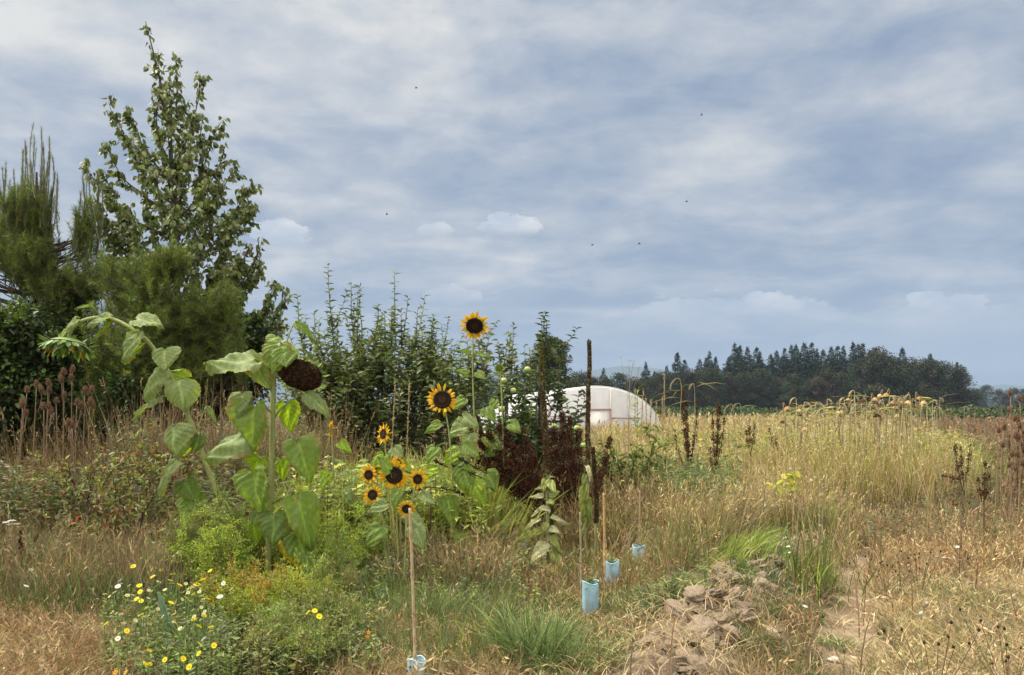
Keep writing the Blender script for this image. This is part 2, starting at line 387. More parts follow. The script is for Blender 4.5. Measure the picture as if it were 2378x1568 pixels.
# ------------------------------------------------------------------ far trees
def conifer(seed, Ht=20., rad=3.4, nw=34):
    r = rng(seed); g = Geo(); tr = Geo()
    tr.tubes(np.array([(0, 0, 0), (.05, .03, Ht * .5), (0, 0, Ht)]), [.32, .2, .03], (.09, .06, .045), 6)
    for i in range(nw):
        u = (i + r.random()) / nw; z = Ht * (.10 + .90 * u); rr = rad * (1 - u) ** .95 * r.uniform(.75, 1.2) + .10
        nb = 15
        for a in r.uniform(0, 2 * math.pi, nb):
            L = rr * r.uniform(.65, 1.12); dr = np.array([math.cos(a), math.sin(a), 0])
            k = max(6, int(L * 8)); t = np.sqrt(r.uniform(.04, 1, k))
            P = np.array([0, 0, z]) + dr * (t * L)[:, None] + np.array([0, 0, 1.]) * (-.28 * L * t ** 1.3 + .12 * L * t ** 4)[:, None]
            P += r.normal(0, .12, P.shape); P[:, 2] += (r.random() - .5) * Ht / nw * 1.6
            d = dr + r.normal(0, .5, (k, 3)); d[:, 2] -= .25
            g.leaves(P, d, r.normal(0, .4, (k, 3)) + (0, 0, 1), r.uniform(.45, .8, k) * (1.1 - .6 * u), r.uniform(.28, .45, k) * (1.15 - .6 * u), pick(r, k, [(.016, .032, .022), (.025, .042, .025), (.035, .05, .026)], jit=.2), .2, -.1, True)
    return g, tr
def roundtree(seed, Ht=14., rad=5., cols=None, ncl=70, leaf=.42, nl=70, base=.12, ts=1.):
    r = rng(seed); g = Geo(); tr = Geo()
    cols = cols or [(.045, .055, .025), (.07, .065, .035), (.035, .05, .025)]
    tr.tubes(np.array([(0, 0, 0), (.1, 0, Ht * .35), (.0, .1, Ht * .8)]), [.3 * ts, .2 * ts, .05 * ts], (.09, .07, .05), 6)
    for i in range(ncl):
        u = r.random() ** .8; ph = r.uniform(0, 2 * math.pi); z = Ht * (base + (1 - base) * u)
        rr = rad * math.sqrt(max(.03, math.sin(math.pi * min(1, .12 + .88 * u) ** .9))) * r.uniform(.35, 1.)
        c = np.array([rr * math.cos(ph), rr * math.sin(ph), z]); cr = rad * r.uniform(.16, .34)
        tr.tubes(qcurve((0, 0, z * .6), c, (0, 0, -.2), 4), [.08 * ts, .05 * ts, .03 * ts, .01 * ts], (.08, .06, .045), 4)
        v = r.normal(0, 1, (nl, 3)); v /= np.linalg.norm(v, axis=1, keepdims=True); rad2 = cr * r.uniform(.55, 1.05, (nl, 1))
        P = c + v * rad2 * (1.1, 1.1, .75); P[:, 2] = np.maximum(P[:, 2], .3)
        tone = pick(r, 1, cols, jit=.25)
        g.leaves(P, v + r.normal(0, .7, (nl, 3)), v + (0, 0, .7), r.uniform(.7, 1.3, nl) * leaf, r.uniform(.5, .9, nl) * leaf, tone * (1 + .15 * r.standard_normal((nl, 1))), .1, -.1, True)
    return g, tr
def make_tree(name, gt, label, cat, group, mat=M_FAR):
    t = thing(name, (0, 0, 0), label, cat, group)
    to_obj('trunk', gt[1], M_BARK, t); to_obj('crown', gt[0], mat, t, smooth=False)
    return t
GC, GR = 'dark conifers of the far wood', 'rounded trees along the far wood'
con = [make_tree('conifer_tree', conifer(100 + i, 20, [6.8, 5.6, 7.8, 6.2][i], [40, 38, 42, 36][i]), 'dark green conifer standing in the far wood on the right', 'conifer', GC) for i in range(4)]
rnd = [make_tree('broadleaf_tree', roundtree(200 + i, 14, 5.2, [[(.035, .048, .024), (.05, .052, .028)], [(.028, .046, .024), (.038, .056, .026)], [(.055, .046, .03), (.04, .044, .027)]][i]), 'rounded dull green tree on the edge of the far wood', 'tree', GR) for i in range(3)]
used = set()
def put(protos, i, px, topy, Y, label=None, group=None, Ht=20., wide=1.):
    src = protos[i % len(protos)]; h = CAMH + (HY - topy) / FD * Y; s = h / Ht
    loc = (X(px, Y), Y, 0); rz = (px * 7.3 + topy) % 6.28
    if id(src) not in used:
        used.add(id(src)); src.location = loc; src.rotation_euler = (0, 0, rz); src.scale = (s * wide, s * wide, s)
        if label: src['label'] = label
        return src
    base = src['label'] if not label else label
    return dup(src, loc, rz, (s * wide, s * wide, s), label or DEF[src.name.split('.')[0]], group)
DEF = {'conifer_tree': 'dark green conifer standing in the far wood on the right', 'broadleaf_tree': 'rounded dull green tree on the edge of the far wood'}
cs = [(1500, 842), (1573, 818), (1548, 850), (1590, 835), (1648, 818), (1662, 828), (1625, 835), (1640, 830), (1706, 800), (1718, 802), (1736, 806), (1757, 806), (1765, 818), (1790, 822), (1803, 815), (1822, 808), (1838, 804), (1848, 800), (1868, 797), (1885, 795),
      (1897, 812), (1912, 812), (1930, 806), (1945, 803), (1958, 806), (1981, 794), (1994, 800), (2004, 797), (2020, 815), (2034, 806), (2048, 820), (1815, 830), (1875, 835), (1780, 850), (1850, 850), (1935, 838), (1965, 842), (2010, 838), (2060, 835), (1690, 840), (1720, 850), (1520, 862)]
for i, (px, ty) in enumerate(cs): put(con, i, px, ty, 262 + (i * 37 % 40), wide=.95 + .3 * (i * 13 % 5) / 5)
put(con, 1, 2096, 807, 262, 'narrow dark conifer standing alone above the wood left of its right end', wide=1.0)
put(con, 2, 2160, 822, 258, 'dark conifer poking out near the right end of the wood', wide=1.1)
put(con, 3, 2222, 840, 250, 'thin ragged conifer last at the right end of the wood', wide=.8)
put(con, 0, 1402, 856, 300, 'small lone conifer seen behind the white tunnel roof', wide=1.1)
bs = [(1530, 868), (1560, 872), (1600, 862), (1625, 866), (1655, 860), (1690, 870), (1730, 868), (1770, 862), (1800, 880), (1840, 872), (1880, 885), (1920, 862), (1960, 870), (1990, 850), (2030, 842), (2060, 832), (2085, 846), (2110, 838), (2140, 840), (2165, 842), (2190, 846),
      (2215, 852), (2232, 872), (1700, 890), (1760, 895), (1830, 905), (1900, 880), (1890, 905), (1960, 900), (2020, 880), (2080, 880), (2130, 880), (2180, 885), (1640, 895), (1580, 900), (1540, 900), (2042, 825), (2068, 838), (2040, 815)]
for i, (px, ty) in enumerate(bs): put(rnd, i, px, ty, 232 + (i * 29 % 26), Ht=14., wide=.92 + .3 * (i * 7 % 5) / 5)
for i, (px, ty, Y) in enumerate([(1345, 868, 190), (1440, 872, 200), (1475, 880, 200), (1505, 880, 210), (1130, 876, 210), (1165, 882, 210), (1100, 886, 215), (1060, 890, 210), (1000, 892, 210), (1380, 880, 190), (1410, 884, 195), (1330, 886, 190), (1215, 890, 215), (1190, 893, 200)]):
    put(rnd, i, px, ty, Y, 'low dark tree in the distant row behind the tunnel and bushes', 'trees in the distant row behind the tunnel', 14., 1.25)
for i, (px, ty, Y) in enumerate([(2262, 905, 420), (2290, 898, 430), (2320, 906, 440), (2350, 903, 430), (2378, 906, 430), (2410, 900, 440), (2450, 906, 430), (2275, 915, 410), (2335, 916, 410), (2372, 918, 410)]):
    put(rnd, i, px, ty, Y, 'bluish distant tree in the low row at the far right', 'distant trees at the far right', 14., 1.15)
t = make_tree('poplar_tree', roundtree(300, 7.6, 1.9, [(.075, .095, .04), (.055, .075, .03), (.095, .11, .05)], 150, .16, 150, .06), 'bushy dense tree rising alone behind the left end of the white tunnel', 'tree', None)
t.location = (X(1281, 62), 62, 0); t.scale = (1.05, 1.05, (CAMH + 160 / FD * 62) / 7.6)
t = make_tree('broadleaf_tree', roundtree(301, 5, 1.5, [(.07, .08, .04), (.05, .06, .03)], 60, .16, 90, .06), 'thin pale tree left of the bushy tree behind the tunnel', 'tree', None)
t.location = (X(1228, 64), 64, 0); t.scale = (.9, .9, (CAMH + 105 / FD * 64) / 5)

# ------------------------------------------------------------------ polytunnel
def polytunnel():
    root = thing('polytunnel', (X(1383, 38), 38, 0), 'white plastic covered tunnel greenhouse in the field behind the bushes', 'greenhouse')
    L, W, Ht = 22., 3.25, 2.62
    front = np.array([X(1383, 38), 38., 0]); back = np.array([X(1212, 60), 60., 0])
    ax = (back - front) / np.linalg.norm(back - front); sx = np.array([ax[1], -ax[0], 0])
    a = np.linspace(0, math.pi, 33)
    def arch(o, s=1.0, W=W):
        return o + sx * (-np.cos(a) * W * s)[:, None] + np.array([0, 0, 1.]) * (np.sin(a) ** .82 * Ht * s)[:, None]
    st = np.linspace(0, L, 45); V = np.array([arch(front + ax * d, 1 - .012 * abs(math.sin(d / L * math.pi * 11))) for d in st])
    g = Geo(); g.grid(V, (.74, .74, .75))
    m = D.materials.new('plastic_film'); m.use_nodes = True; t = NT(m.node_tree)
    co = t.n('ShaderNodeTexCoord').outputs['Object']
    c = t.ramp(t.noise(co, .9, 6, .6, .6), [(.3, (.70, .70, .70)), (.55, (.82, .82, .83)), (.8, (.87, .87, .88))])
    b = t.n('ShaderNodeBsdfPrincipled', {'Base Color': c, 'Roughness': .38, 'Specular IOR Level': .5})
    w = t.n('ShaderNodeTexWave', {'Vector': co, 'Scale': .55, 'Distortion': 6., 'Detail': 3.})
    bn = t.n('ShaderNodeBump', {'Strength': .5, 'Distance': .08, 'Height': w.outputs['Fac']}); t.t.links.new(bn.outputs[0], b.inputs['Normal'])
    sh = t.n('ShaderNodeMixShader', {0: .5, 1: b.outputs[0], 2: t.n('ShaderNodeBsdfTranslucent', {'Color': c}).outputs[0]})
    t.n('ShaderNodeOutputMaterial', {'Surface': sh.outputs[0]})
    to_obj('roof_cover', g, m, root)
    g = Geo(); A = arch(front, .985); cen = front + np.array([0, 0, .0]); rows = []
    for u in np.linspace(0, 1, 14):
        Q = cen + (A - cen) * u; Q = Q - ax * (.05 * np.sin(np.linspace(0, 40, 33)) * u * (1 - u) + .0)[:, None]; rows.append(Q)
    g.grid(np.array(rows), (.7, .7, .72)); to_obj('end_wall', g, m, root)
    for d in np.linspace(0, L, 12):
        g = Geo(); g.tubes(arch(front + ax * d, 1.004), .020, (.62, .62, .62), 6); to_obj('hoop', g, M_WOOD, root)
    for i, off in enumerate([-2.3, -1.55, -.45, .72, 1.6, 2.35]):
        hz = Ht * math.sqrt(max(.05, 1 - (off / W) ** 2)) ** .82 * .97
        g = Geo(); g.box(front - ax * .07 + sx * off + (0, 0, hz / 2), (.07, .05, hz), (.50, .44, .41), math.atan2(sx[1], sx[0])); to_obj('stud', g, M_WOOD, root)
    g = Geo(); ang = math.atan2(sx[1], sx[0])
    g.box(front - ax * .12 + sx * .12 + (0, 0, 1.52), (1.2, .06, .09), (.34, .22, .17), ang)
    for o_ in (-.45, .70): g.box(front - ax * .13 + sx * o_ + (0, 0, .74), (.09, .06, 1.47), (.34, .22, .17), ang)
    to_obj('door_frame', g, M_WOOD, root)
    g = Geo(); g.box(front - ax * .10 + sx * .12 + (0, 0, .72), (1.02, .03, 1.40), (.66, .63, .60), ang); to_obj('door', g, M_WOOD, root)
    g = Geo(); g.box(front - ax * .10 + sx * -1.5 + (0, 0, 1.22), (1.9, .05, .07), (.48, .38, .34), ang); to_obj('rail', g, M_WOOD, root)
    g = Geo(); g.box(front - ax * .10 + sx * 1.45 + (0, 0, 1.12), (1.4, .05, .07), (.36, .27, .25), ang); to_obj('rail', g, M_WOOD, root)
polytunnel()

# ------------------------------------------------------------------ grasses, laid as clumps
def clumps(r, N, px, Y, sig, per):
    """N blades in clumps; returns positions, clump index"""
    n = max(1, N // per); Yc = np.sqrt(r.uniform(Y[0] ** 2, Y[1] ** 2, n)) if Y[1] / Y[0] < 2.2 else np.exp(r.uniform(math.log(Y[0]), math.log(Y[1]), n))
    xc = (r.uniform(px[0], px[1], n) - CX) / FD * Yc
    i = r.integers(0, n, N); x = xc[i] + r.normal(0, sig, N); y = np.maximum(3.4, Yc[i] + r.normal(0, sig, N))
    return x, y, i, n
def sward(g, seed, N, px, Y, h, w, cols, ws=None, bend=(.1, .7), sig=.12, per=30, seeds=0., jit=.32, keep=None, seg=3):
    r = rng(seed); x, y, ci, nc = clumps(r, N, px, Y, sig * (1 if Y[1] < 20 else Y[1] / 14), per)
    k = np.ones(N, bool)
    if keep is not None: k &= keep(x, y, r)
    ch = r.uniform(h[0], h[1], nc); hh = ch[ci] * r.uniform(.55, 1.12, N); hh *= 1 + .25 * (vnoise(x * .5, y * .5, 7) - .5)
    cc = pick(r, nc, cols, ws, jit); C = np.clip(cc[ci] * .55 + pick(r, N, cols, ws, jit) * .45, .01, .8)
    az0 = r.uniform(0, 2 * math.pi, nc); az = np.where(r.random(N) < .4, az0[ci], r.uniform(0, 2 * math.pi, N))
    b = r.uniform(bend[0], bend[1], N) * r.random(N) ** .3
    ww = w * r.uniform(.6, 1.4, N) * (np.maximum(1, y / 9) if Y[1] > 14 else 1)
    x, y, hh, C, az, b, ww = [v[k] for v in (x, y, hh, C, az, b, ww)]
    pp = CX + x / y * FD; hh = np.where((pp > 1190) & (pp < 1530) & (y < 7.7) & (y > 4.), hh * (.42 + .2 * vnoise(x * 3, y * 3, 70)), hh)   # trampled round the young trees
    P = np.stack([x, y, H(x, y) - .01], 1)
    g.blades(P, hh, ww, az, b, C, seg, face=r.uniform(-.9, .9, len(P)))
    if seeds > 0:                       # seed heads: a fatter spikelet at the tip of some blades
        s = np.where(r.random(len(P)) < seeds)[0]
        if len(s):
            tip = np.stack([P[s, 0] + np.cos(az[s]) * hh[s] * b[s], P[s, 1] + np.sin(az[s]) * hh[s] * b[s], P[s, 2] + hh[s] * (1 - .35 * b[s])], 1)
            d = np.stack([np.cos(az[s]) * b[s] * 1.6, np.sin(az[s]) * b[s] * 1.6, 1 - .8 * b[s]], 1)
            for q in range(4):
                o = tip + d * (-.05 + .022 * q) * 1.5
                g.leaves(o, d + r.normal(0, .35, d.shape), r.normal(0, 1, d.shape), .05 * np.maximum(1, y[s] / 12), .012 * np.maximum(1, y[s] / 10), np.clip(C[s] * 1.15, 0, .8), 0, 0, True)
off_bare = lambda x, y, r: (dist_line(x, y, PATH) + .8 * (fbm(x * 2.3, y * 2.3, 3, 40) - .5) + r.normal(0, .07, len(x)) > .24) & (dist_line(x, y, RIDGE) + r.normal(0, .10, len(x)) > .47)
dry, grn = Geo(), Geo()
# bottom left and centre foreground
sward(dry, 1, 34000, (-250, 330), (3.9, 6.3), (.12, .30), .005, [TAN, STRAW, BROWN, RED, PALE], [4, 3, 3, 1.5, 1], (.3, 1.3), .10, 40, .05)
sward(dry, 2, 22000, (-250, 480), (6.0, 8.6), (.35, .75), .006, [TAN, BROWN, GGRN, STRAW, RED], [3, 3, 2.5, 2, 1], (.1, .8), .12, 30, .12)
sward(grn, 3, 12000, (-250, 430), (5.6, 8.8), (.25, .6), .007, [GRN, GGRN, DGRN], None, (.1, .9), .14, 30)
sward(dry, 4, 12500, (-300, 780), (8.8, 10.4), (.6, 1.4), .009, [TAN, BROWN, STRAW, (.10, .07, .04)], [2.4, 4, 1, 2], (.05, .45), .18, 24, .25)
sward(dry, 5, 1500, (280, 780), (9.0, 9.8), (1.2, 1.85), .012, [TAN, STRAW, BROWN, GGRN], [3, 1, 3, 1], (.02, .3), .2, 8, .2, jit=.35)
# centre
sward(dry, 6, 50000, (820, 1620), (3.9, 6.6), (.10, .28), .005, [STRAW, TAN, BROWN, RED, PALE, GGRN], [4, 4, 2.5, 1.3, 1.2, 1.6], (.3, 1.3), .12, 40, .06, keep=off_bare)
sward(dry, 7, 36000, (820, 1720), (6.4, 9.2), (.35, .62), .006, [STRAW, TAN, BROWN, PALE, GGRN], [3, 4, 3, 1, 2], (.1, .9), .14, 36, .15, keep=off_bare)
sward(grn, 8, 14000, (820, 1500), (4.6, 8.5), (.2, .45), .007, [GRN, GGRN, YGRN], [3, 3, 1], (.2, .9), .12, 40, keep=off_bare)
sward(grn, 9, 12000, (690, 1130), (7.6, 9.6), (.7, 1.15), .024, [(.32, .36, .06), (.42, .42, .12), (.24, .30, .06)], [3, 2, 2], (.2, .9), .25, 12)
sward(dry, 10, 9000, (700, 1500), (8.2, 10), (.6, 1.1), .009, [TAN, BROWN, STRAW], None, (.1, .7), .2, 20, .25)
# towards the field: right of centre
sward(dry, 11, 42000, (1380, 1920), (7.5, 12), (.38, .78), .008, [STRAW, PALE, TAN, YEL, GGRN], [4, 2.5, 3, 1.5, 1.5], (.1, .7), .16, 30, .3, keep=off_bare)
sward(grn, 12, 20000, (1350, 1900), (6.6, 12), (.3, .68), .010, [YGRN, GRN, GGRN], [2, 3, 1], (.1, .8), .25, 50, keep=off_bare)
sward(dry, 13, 52000, (1400, 2150), (12, 24), (.72, 1.1), .011, [YEL, STRAW, PALE, YGRN, TAN], [2, 4, 3.5, 1.5, 2], (.1, .6), .28, 40, .3)
sward(dry, 14, 26000, (1780, 2200), (11, 14), (.7, 1.2), .010, [YEL, STRAW, YGRN, PALE], [2, 3, 1.5, 3], (.1, .5), .28, 50, .25)
sward(grn, 15, 5000, (1760, 2230), (11.5, 14), (.8, 1.25), .014, [(.34, .36, .09), (.26, .30, .07)], [3, 2], (.1, .7), .3, 30)
sward(dry, 16, 52000, (1380, 2800), (22, 90), (.75, 1.1), .012, [STRAW, YEL, TAN, PALE], [3, 1.5, 2, 3], (.1, .6), .5, 40, .1, keep=lambda x, y, r: x / y < .50)
sward(dry, 17, 40000, (2060, 2900), (10.5, 90), (.45, .95), .012, [PURP, TAN, BROWN, (.24, .15, .10)], [3, 3, 1.5, 2], (.1, .6), .5, 40, .1)
# right, near: short dry sward beside the worn path
sward(dry, 18, 60000, (2020, 2560), (3.9, 7.6), (.06, .20), .0045, [STRAW, PALE, TAN, BROWN], [4, 4, 3, 1], (.4, 1.5), .10, 40, .03, keep=off_bare)
sward(dry, 19, 46000, (1900, 2560), (7.2, 11.5), (.16, .42), .006, [TAN, STRAW, RED, BROWN, PALE], [4, 4, .8, 1.6, 2], (.2, 1.1), .16, 40, .15, keep=off_bare)
sward(grn, 20, 8000, (2000, 2560), (4.2, 10.5), (.06, .22), .007, [GGRN, GRN, (.16, .19, .10)], None, (.3, 1.2), .2, 90, keep=off_bare)
sward(dry, 21, 12000, (1650, 2060), (4.1, 9.5), (.08, .24), .005, [TAN, BROWN, GGRN, STRAW], [3, 3, 2, 2], (.3, 1.2), .08, 60, .05, keep=lambda x, y, r: (dist_line(x, y, PATH) > .22) & (dist_line(x, y, RIDGE) > .30))
sward(grn, 22, 5000, (1700, 2060), (4.1, 9.5), (.06, .2), .007, [GGRN, GRN], None, (.3, 1.2), .07, 70, keep=lambda x, y, r: (dist_line(x, y, PATH) > .18))
# behind the bushes, left and middle
sward(dry, 23, 14000, (600, 1450), (10, 34), (.7, 1.1), .014, [TAN, STRAW, GGRN], None, (.1, .6), .4, 40, .1)
sward(dry, 24, 6000, (-900, 400), (10, 30), (.7, 1.2), .014, [BROWN, TAN, DGRN], None, (.1, .6), .4, 40)
setp(to_obj('dry_grass', dry, M_GRASS, smooth=False), 'dry straw and brown grass covering the whole field', 'grass', kind='stuff')
setp(to_obj('green_grass', grn, M_GRASS, smooth=False), 'green grass blades growing through the dry straw', 'grass', kind='stuff')

def fallen():                                     # matted, lying stalks
    r = rng(61); g = Geo()
    for (a, b, Y0, Y1, n) in ((-200, 330, 4, 6, 2600), (850, 1700, 4, 7, 3600), (2000, 2560, 4, 7.5, 3600), (1600, 2000, 4, 8.5, 1500)):
        Y = r.uniform(Y0, Y1, n); x = (r.uniform(a, b, n) - CX) / FD * Y; z = H(x, Y) + r.uniform(.01, .12, n)
        an = r.uniform(0, math.pi, n); L = r.uniform(.08, .4, n)
        d = np.stack([np.cos(an), np.sin(an), r.normal(0, .25, n)], 1)
        P = np.stack([x, Y, z], 1); g.blades(P, L * .3, np.full(n, .005), an, r.uniform(1.5, 3.2, n), pick(r, n, [PALE, STRAW, TAN]), 3, face=r.uniform(0, 3, n))
    setp(to_obj('fallen_stalks', g, M_GRASS, smooth=False), 'broken pale stalks lying flat on the ground', 'straw', kind='stuff')
fallen()

def crop_rows():
    r = rng(62); g = Geo()
    for k, (Y, h) in enumerate([(86, 1.15), (100, 1.25), (118, 1.3), (140, 1.45), (165, 1.6), (195, 1.7)]):
        n = 9000; px = r.uniform(1480, 2650, n); px = px[(px > 1900) | (r.random(n) < .8)]; n = len(px)
        x = (px - CX) / FD * Y; z = r.random(n) ** .6 * h * (.75 + .5 * vnoise(x * .35, x * 0 + k, 8))
        P = np.stack([x, Y + r.normal(0, 2.2, n), z], 1)
        g.leaves(P, r.normal(0, 1, (n, 3)), r.normal(0, .5, (n, 3)) + (0, -.3, 1), .5 * Y / 120, .3 * Y / 120, pick(r, n, [(.035, .06, .02), (.055, .08, .028), (.03, .045, .02), (.08, .095, .04)], jit=.4), .1, 0, True)
    setp(to_obj('crop_rows', g, M_FAR, smooth=False), 'low green crop rows between the field and the far wood', 'crop', kind='stuff')
crop_rows()

def herbs():                                      # leafy low undergrowth nobody could count
    r = rng(63); g = Geo()
    def patch(px, Y, h, n, cols, L, ws=None):
        m = 14; s = n // m; Yc = r.uniform(*Y, s); xc = (r.uniform(*px, s) - CX) / FD * Yc; hh = r.uniform(*h, s)
        az = r.uniform(0, 6.28, s); lean = r.uniform(0, .3, s)
        K = 4; tt = np.linspace(0, 1, K); base = np.stack([xc, Yc, H(xc, Yc)], 1)
        P = base[:, None] + np.stack([np.cos(az)[:, None] * lean[:, None] * hh[:, None] * tt ** 2, np.sin(az)[:, None] * lean[:, None] * hh[:, None] * tt ** 2, hh[:, None] * tt], -1)
        g.tubes(P, np.linspace(.004, .0015, K)[None], pick(r, s, [BROWN, RED, GGRN, GRN]), 3)
        t = r.uniform(.2, 1, (s, m)); a2 = r.uniform(0, 6.28, (s, m))
        Q = base[:, None] + np.stack([np.cos(az)[:, None] * lean[:, None] * hh[:, None] * t ** 2, np.sin(az)[:, None] * lean[:, None] * hh[:, None] * t ** 2, hh[:, None] * t], -1)
        d = np.stack([np.cos(a2), np.sin(a2), r.uniform(-.3, .7, (s, m))], -1)
        tone = pick(r, s, cols, ws, .15)
        C = np.clip(np.repeat(tone[:, None], m, 1) * (1 + .2 * r.standard_normal((s, m, 1))), .01, .8).reshape(-1, 3)
        g.leaves(Q.reshape(-1, 3), d.reshape(-1, 3), r.normal(0, .4, (s * m, 3)) + (0, -.2, 1), L * r.uniform(.5, 1.3, s * m), L * .38 * r.uniform(.6, 1.2, s * m), C, .2, .15)
    patch((-200, 760), (7.5, 9.6), (.5, 1.05), 26000, [(.12, .15, .05), (.16, .17, .06), (.10, .12, .05), (.17, .10, .05)], .07)
    patch((230, 780), (8.6, 9.5), (.8, 1.5), 9000, [(.14, .15, .06), (.10, .12, .045), (.20, .16, .08)], .055)
    patch((-250, 200), (8.0, 10), (.4, .9), 7000, [DGRN, GRN], .09)
    patch((690, 1120), (7.2, 9.2), (.4, 1.05), 17000, [(.30, .36, .06), (.40, .42, .10), (.16, .22, .06)], .09)
    patch((820, 1250), (5.8, 8), (.15, .45), 3500, [(.16, .2, .06), GGRN, YGRN], .045)
    patch((1380, 1700), (8.5, 12), (.5, .95), 11000, [(.09, .15, .04), (.16, .21, .05), (.07, .11, .03)], .08)
    patch((1480, 1640), (5.6, 7.6), (.08, .24), 2600, [(.12, .17, .05), (.18, .21, .06), GGRN], .05)
    patch((1500, 2250), (12, 20), (.8, 1.15), 13000, [(.20, .23, .05), (.14, .18, .05), YEL], .11)
    patch((2200, 2500), (10, 20), (.5, 1.0), 7000, [(.12, .14, .05), (.10, .10, .05), (.16, .10, .06)], .09)
    patch((2000, 2500), (8.5, 11.5), (.25, .5), 5000, [GGRN, (.11, .12, .06), (.15, .14, .07)], .05)
    patch((240, 540), (4.3, 5.9), (.06, .25), 12000, [(.14, .20, .05), (.19, .25, .06), (.16, .18, .09)], .04)
    patch((450, 880), (4.4, 6.2), (.12, .34), 7000, [(.16, .20, .06), (.20, .23, .06), (.13, .15, .07)], .035)
    setp(to_obj('low_weeds', g, M_LEAF), 'low leafy weeds mixed through the grass', 'weeds', kind='stuff')
herbs()
# ------------------------------------------------------------------ near trees and bushes on the left
UP = np.array([0, 0, 1.])
def leafy_tree():
    """tall slender tree with hanging leaves; branches as (height on trunk 0..1, tip x, tip y, depth offset)"""
    Y = 13.; r = rng(70); root = thing('poplar_tree', (X(400, Y), Y, 0), 'tall slender tree with loose hanging leaves rising over the bushes', 'tree')
    trunk = spline([pt(405, 1060, Y), pt(408, 820, Y), pt(410, 600, Y), pt(400, 430, Y + .1), pt(392, 300, Y), pt(370, 180, Y), pt(338, 50, Y)], 60)
    trunk[0, 2] = 0
    tg = Geo(); tg.tubes(trunk, np.linspace(.075, .006, 60), (.10, .085, .06), 7)
    g = Geo(); tw = []
    br = [(.86, 362, 118, 0), (.80, 408, 150, .2), (.70, 458, 185, .1), (.74, 398, 165, -.2), (.66, 250, 222, 0), (.68, 305, 232, .3), (.70, 345, 215, -.2), (.62, 478, 250, -.2), (.6, 515, 285, .1), (.58, 240, 330, .2), (.60, 305, 345, -.3),
          (.52, 198, 385, 0), (.56, 530, 335, .3), (.52, 545, 365, -.2), (.45, 582, 418, 0), (.47, 560, 440, .4), (.44, 250, 400, .5), (.46, 590, 470, -.4), (.40, 235, 455, -.3), (.36, 545, 530, .4), (.30, 616, 548, 0), (.33, 580, 560, -.3),
          (.28, 600, 610, .4), (.24, 662, 686, 0), (.26, 630, 650, -.4), (.22, 655, 740, .3), (.34, 250, 520, .4), (.28, 240, 600, .6), (.2, 640, 770, -.3), (.18, 600, 800, .3), (.55, 440, 300, -.6), (.48, 350, 380, -.7), (.42, 470, 420, -.8), (.36, 400, 500, -.8),
          (.5, 420, 330, .6), (.44, 330, 420, .7), (.38, 480, 480, .7), (.32, 460, 560, -.8), (.28, 520, 620, -.7), (.24, 560, 680, .5), (.22, 520, 720, -.6), (.18, 560, 760, -.3), (.64, 420, 240, .3), (.6, 370, 280, -.4), (.16, 480, 820, -.5), (.3, 330, 560, .3), (.36, 300, 470, -.5), (.30, 460, 640, .2), (.26, 380, 640, -.6), (.34, 540, 500, -.5), (.4, 510, 430, .6), (.26, 610, 720, .5), (.2, 600, 740, -.5), (.18, 640, 700, .2), (.2, 540, 650, -.7), (.44, 400, 380, .2), (.5, 480, 330, .4), (.32, 560, 590, .1), (.24, 520, 570, -.3), (.28, 440, 560, .6), (.30, 290, 500, -.2)]
    for (u, px, py, dy) in br:
        u = max(.06, u * .92 - .10)
        a = along(trunk, [u])[0][0]; b = pt(px, py, Y + dy); Lb = np.linalg.norm(b - a)
        c = qcurve(a, b, ((b[0] - a[0]) * .30, dy * .2, -.10 * Lb), 14) + np.cumsum(r.normal(0, .012, (14, 3)), 0)
        tg.tubes(c, np.linspace(.022, .003, 14), (.09, .075, .055), 5); tw.append((c, 1.))
        for k in range(int((3 + Lb * 4.0) * (1.7 if u < .34 else 1.05))):
            t = r.uniform(.3, .97); p, d = along(c, [t]); p = p[0]; d = d[0] / np.linalg.norm(d[0])
            v = d * .7 + r.normal(0, .55, 3) + UP * .25; v /= np.linalg.norm(v); l = r.uniform(.15, .42) * (1.15 - t * .5)
            q = qcurve(p, p + v * l, (0, 0, .03), 6); tg.tubes(q, np.linspace(.006, .0015, 6), (.09, .08, .05), 3); tw.append((q, .8))
    tw.append((trunk[38:], 1.))
    for c, s in tw:
        L = np.linalg.norm(np.diff(c, axis=0), axis=1).sum(); n = int(L * 31) + 3
        p, d = along(c, r.uniform(.12, 1, n)); o = r.normal(0, 1, (n, 3)); o[:, 2] = 0
        dd = -UP * r.uniform(.7, 1.9, (n, 1)) + o * .45 + d / (np.linalg.norm(d, axis=1, keepdims=True) + 1e-6) * .3
        P = p + o * .022 + UP * .0
        g.leaves(P, dd, r.normal(0, 1, (n, 3)), r.uniform(.07, .125, n), r.uniform(.05, .085, n), pick(r, n, [(.12, .15, .04), (.16, .19, .06), (.25, .28, .15), (.085, .11, .03)], [3, 3, 2, 1.5], .2), .3, .25)
    to_obj('trunk', tg, M_BARK, root); to_obj('crown', g, M_TLEAF, root)
leafy_tree()

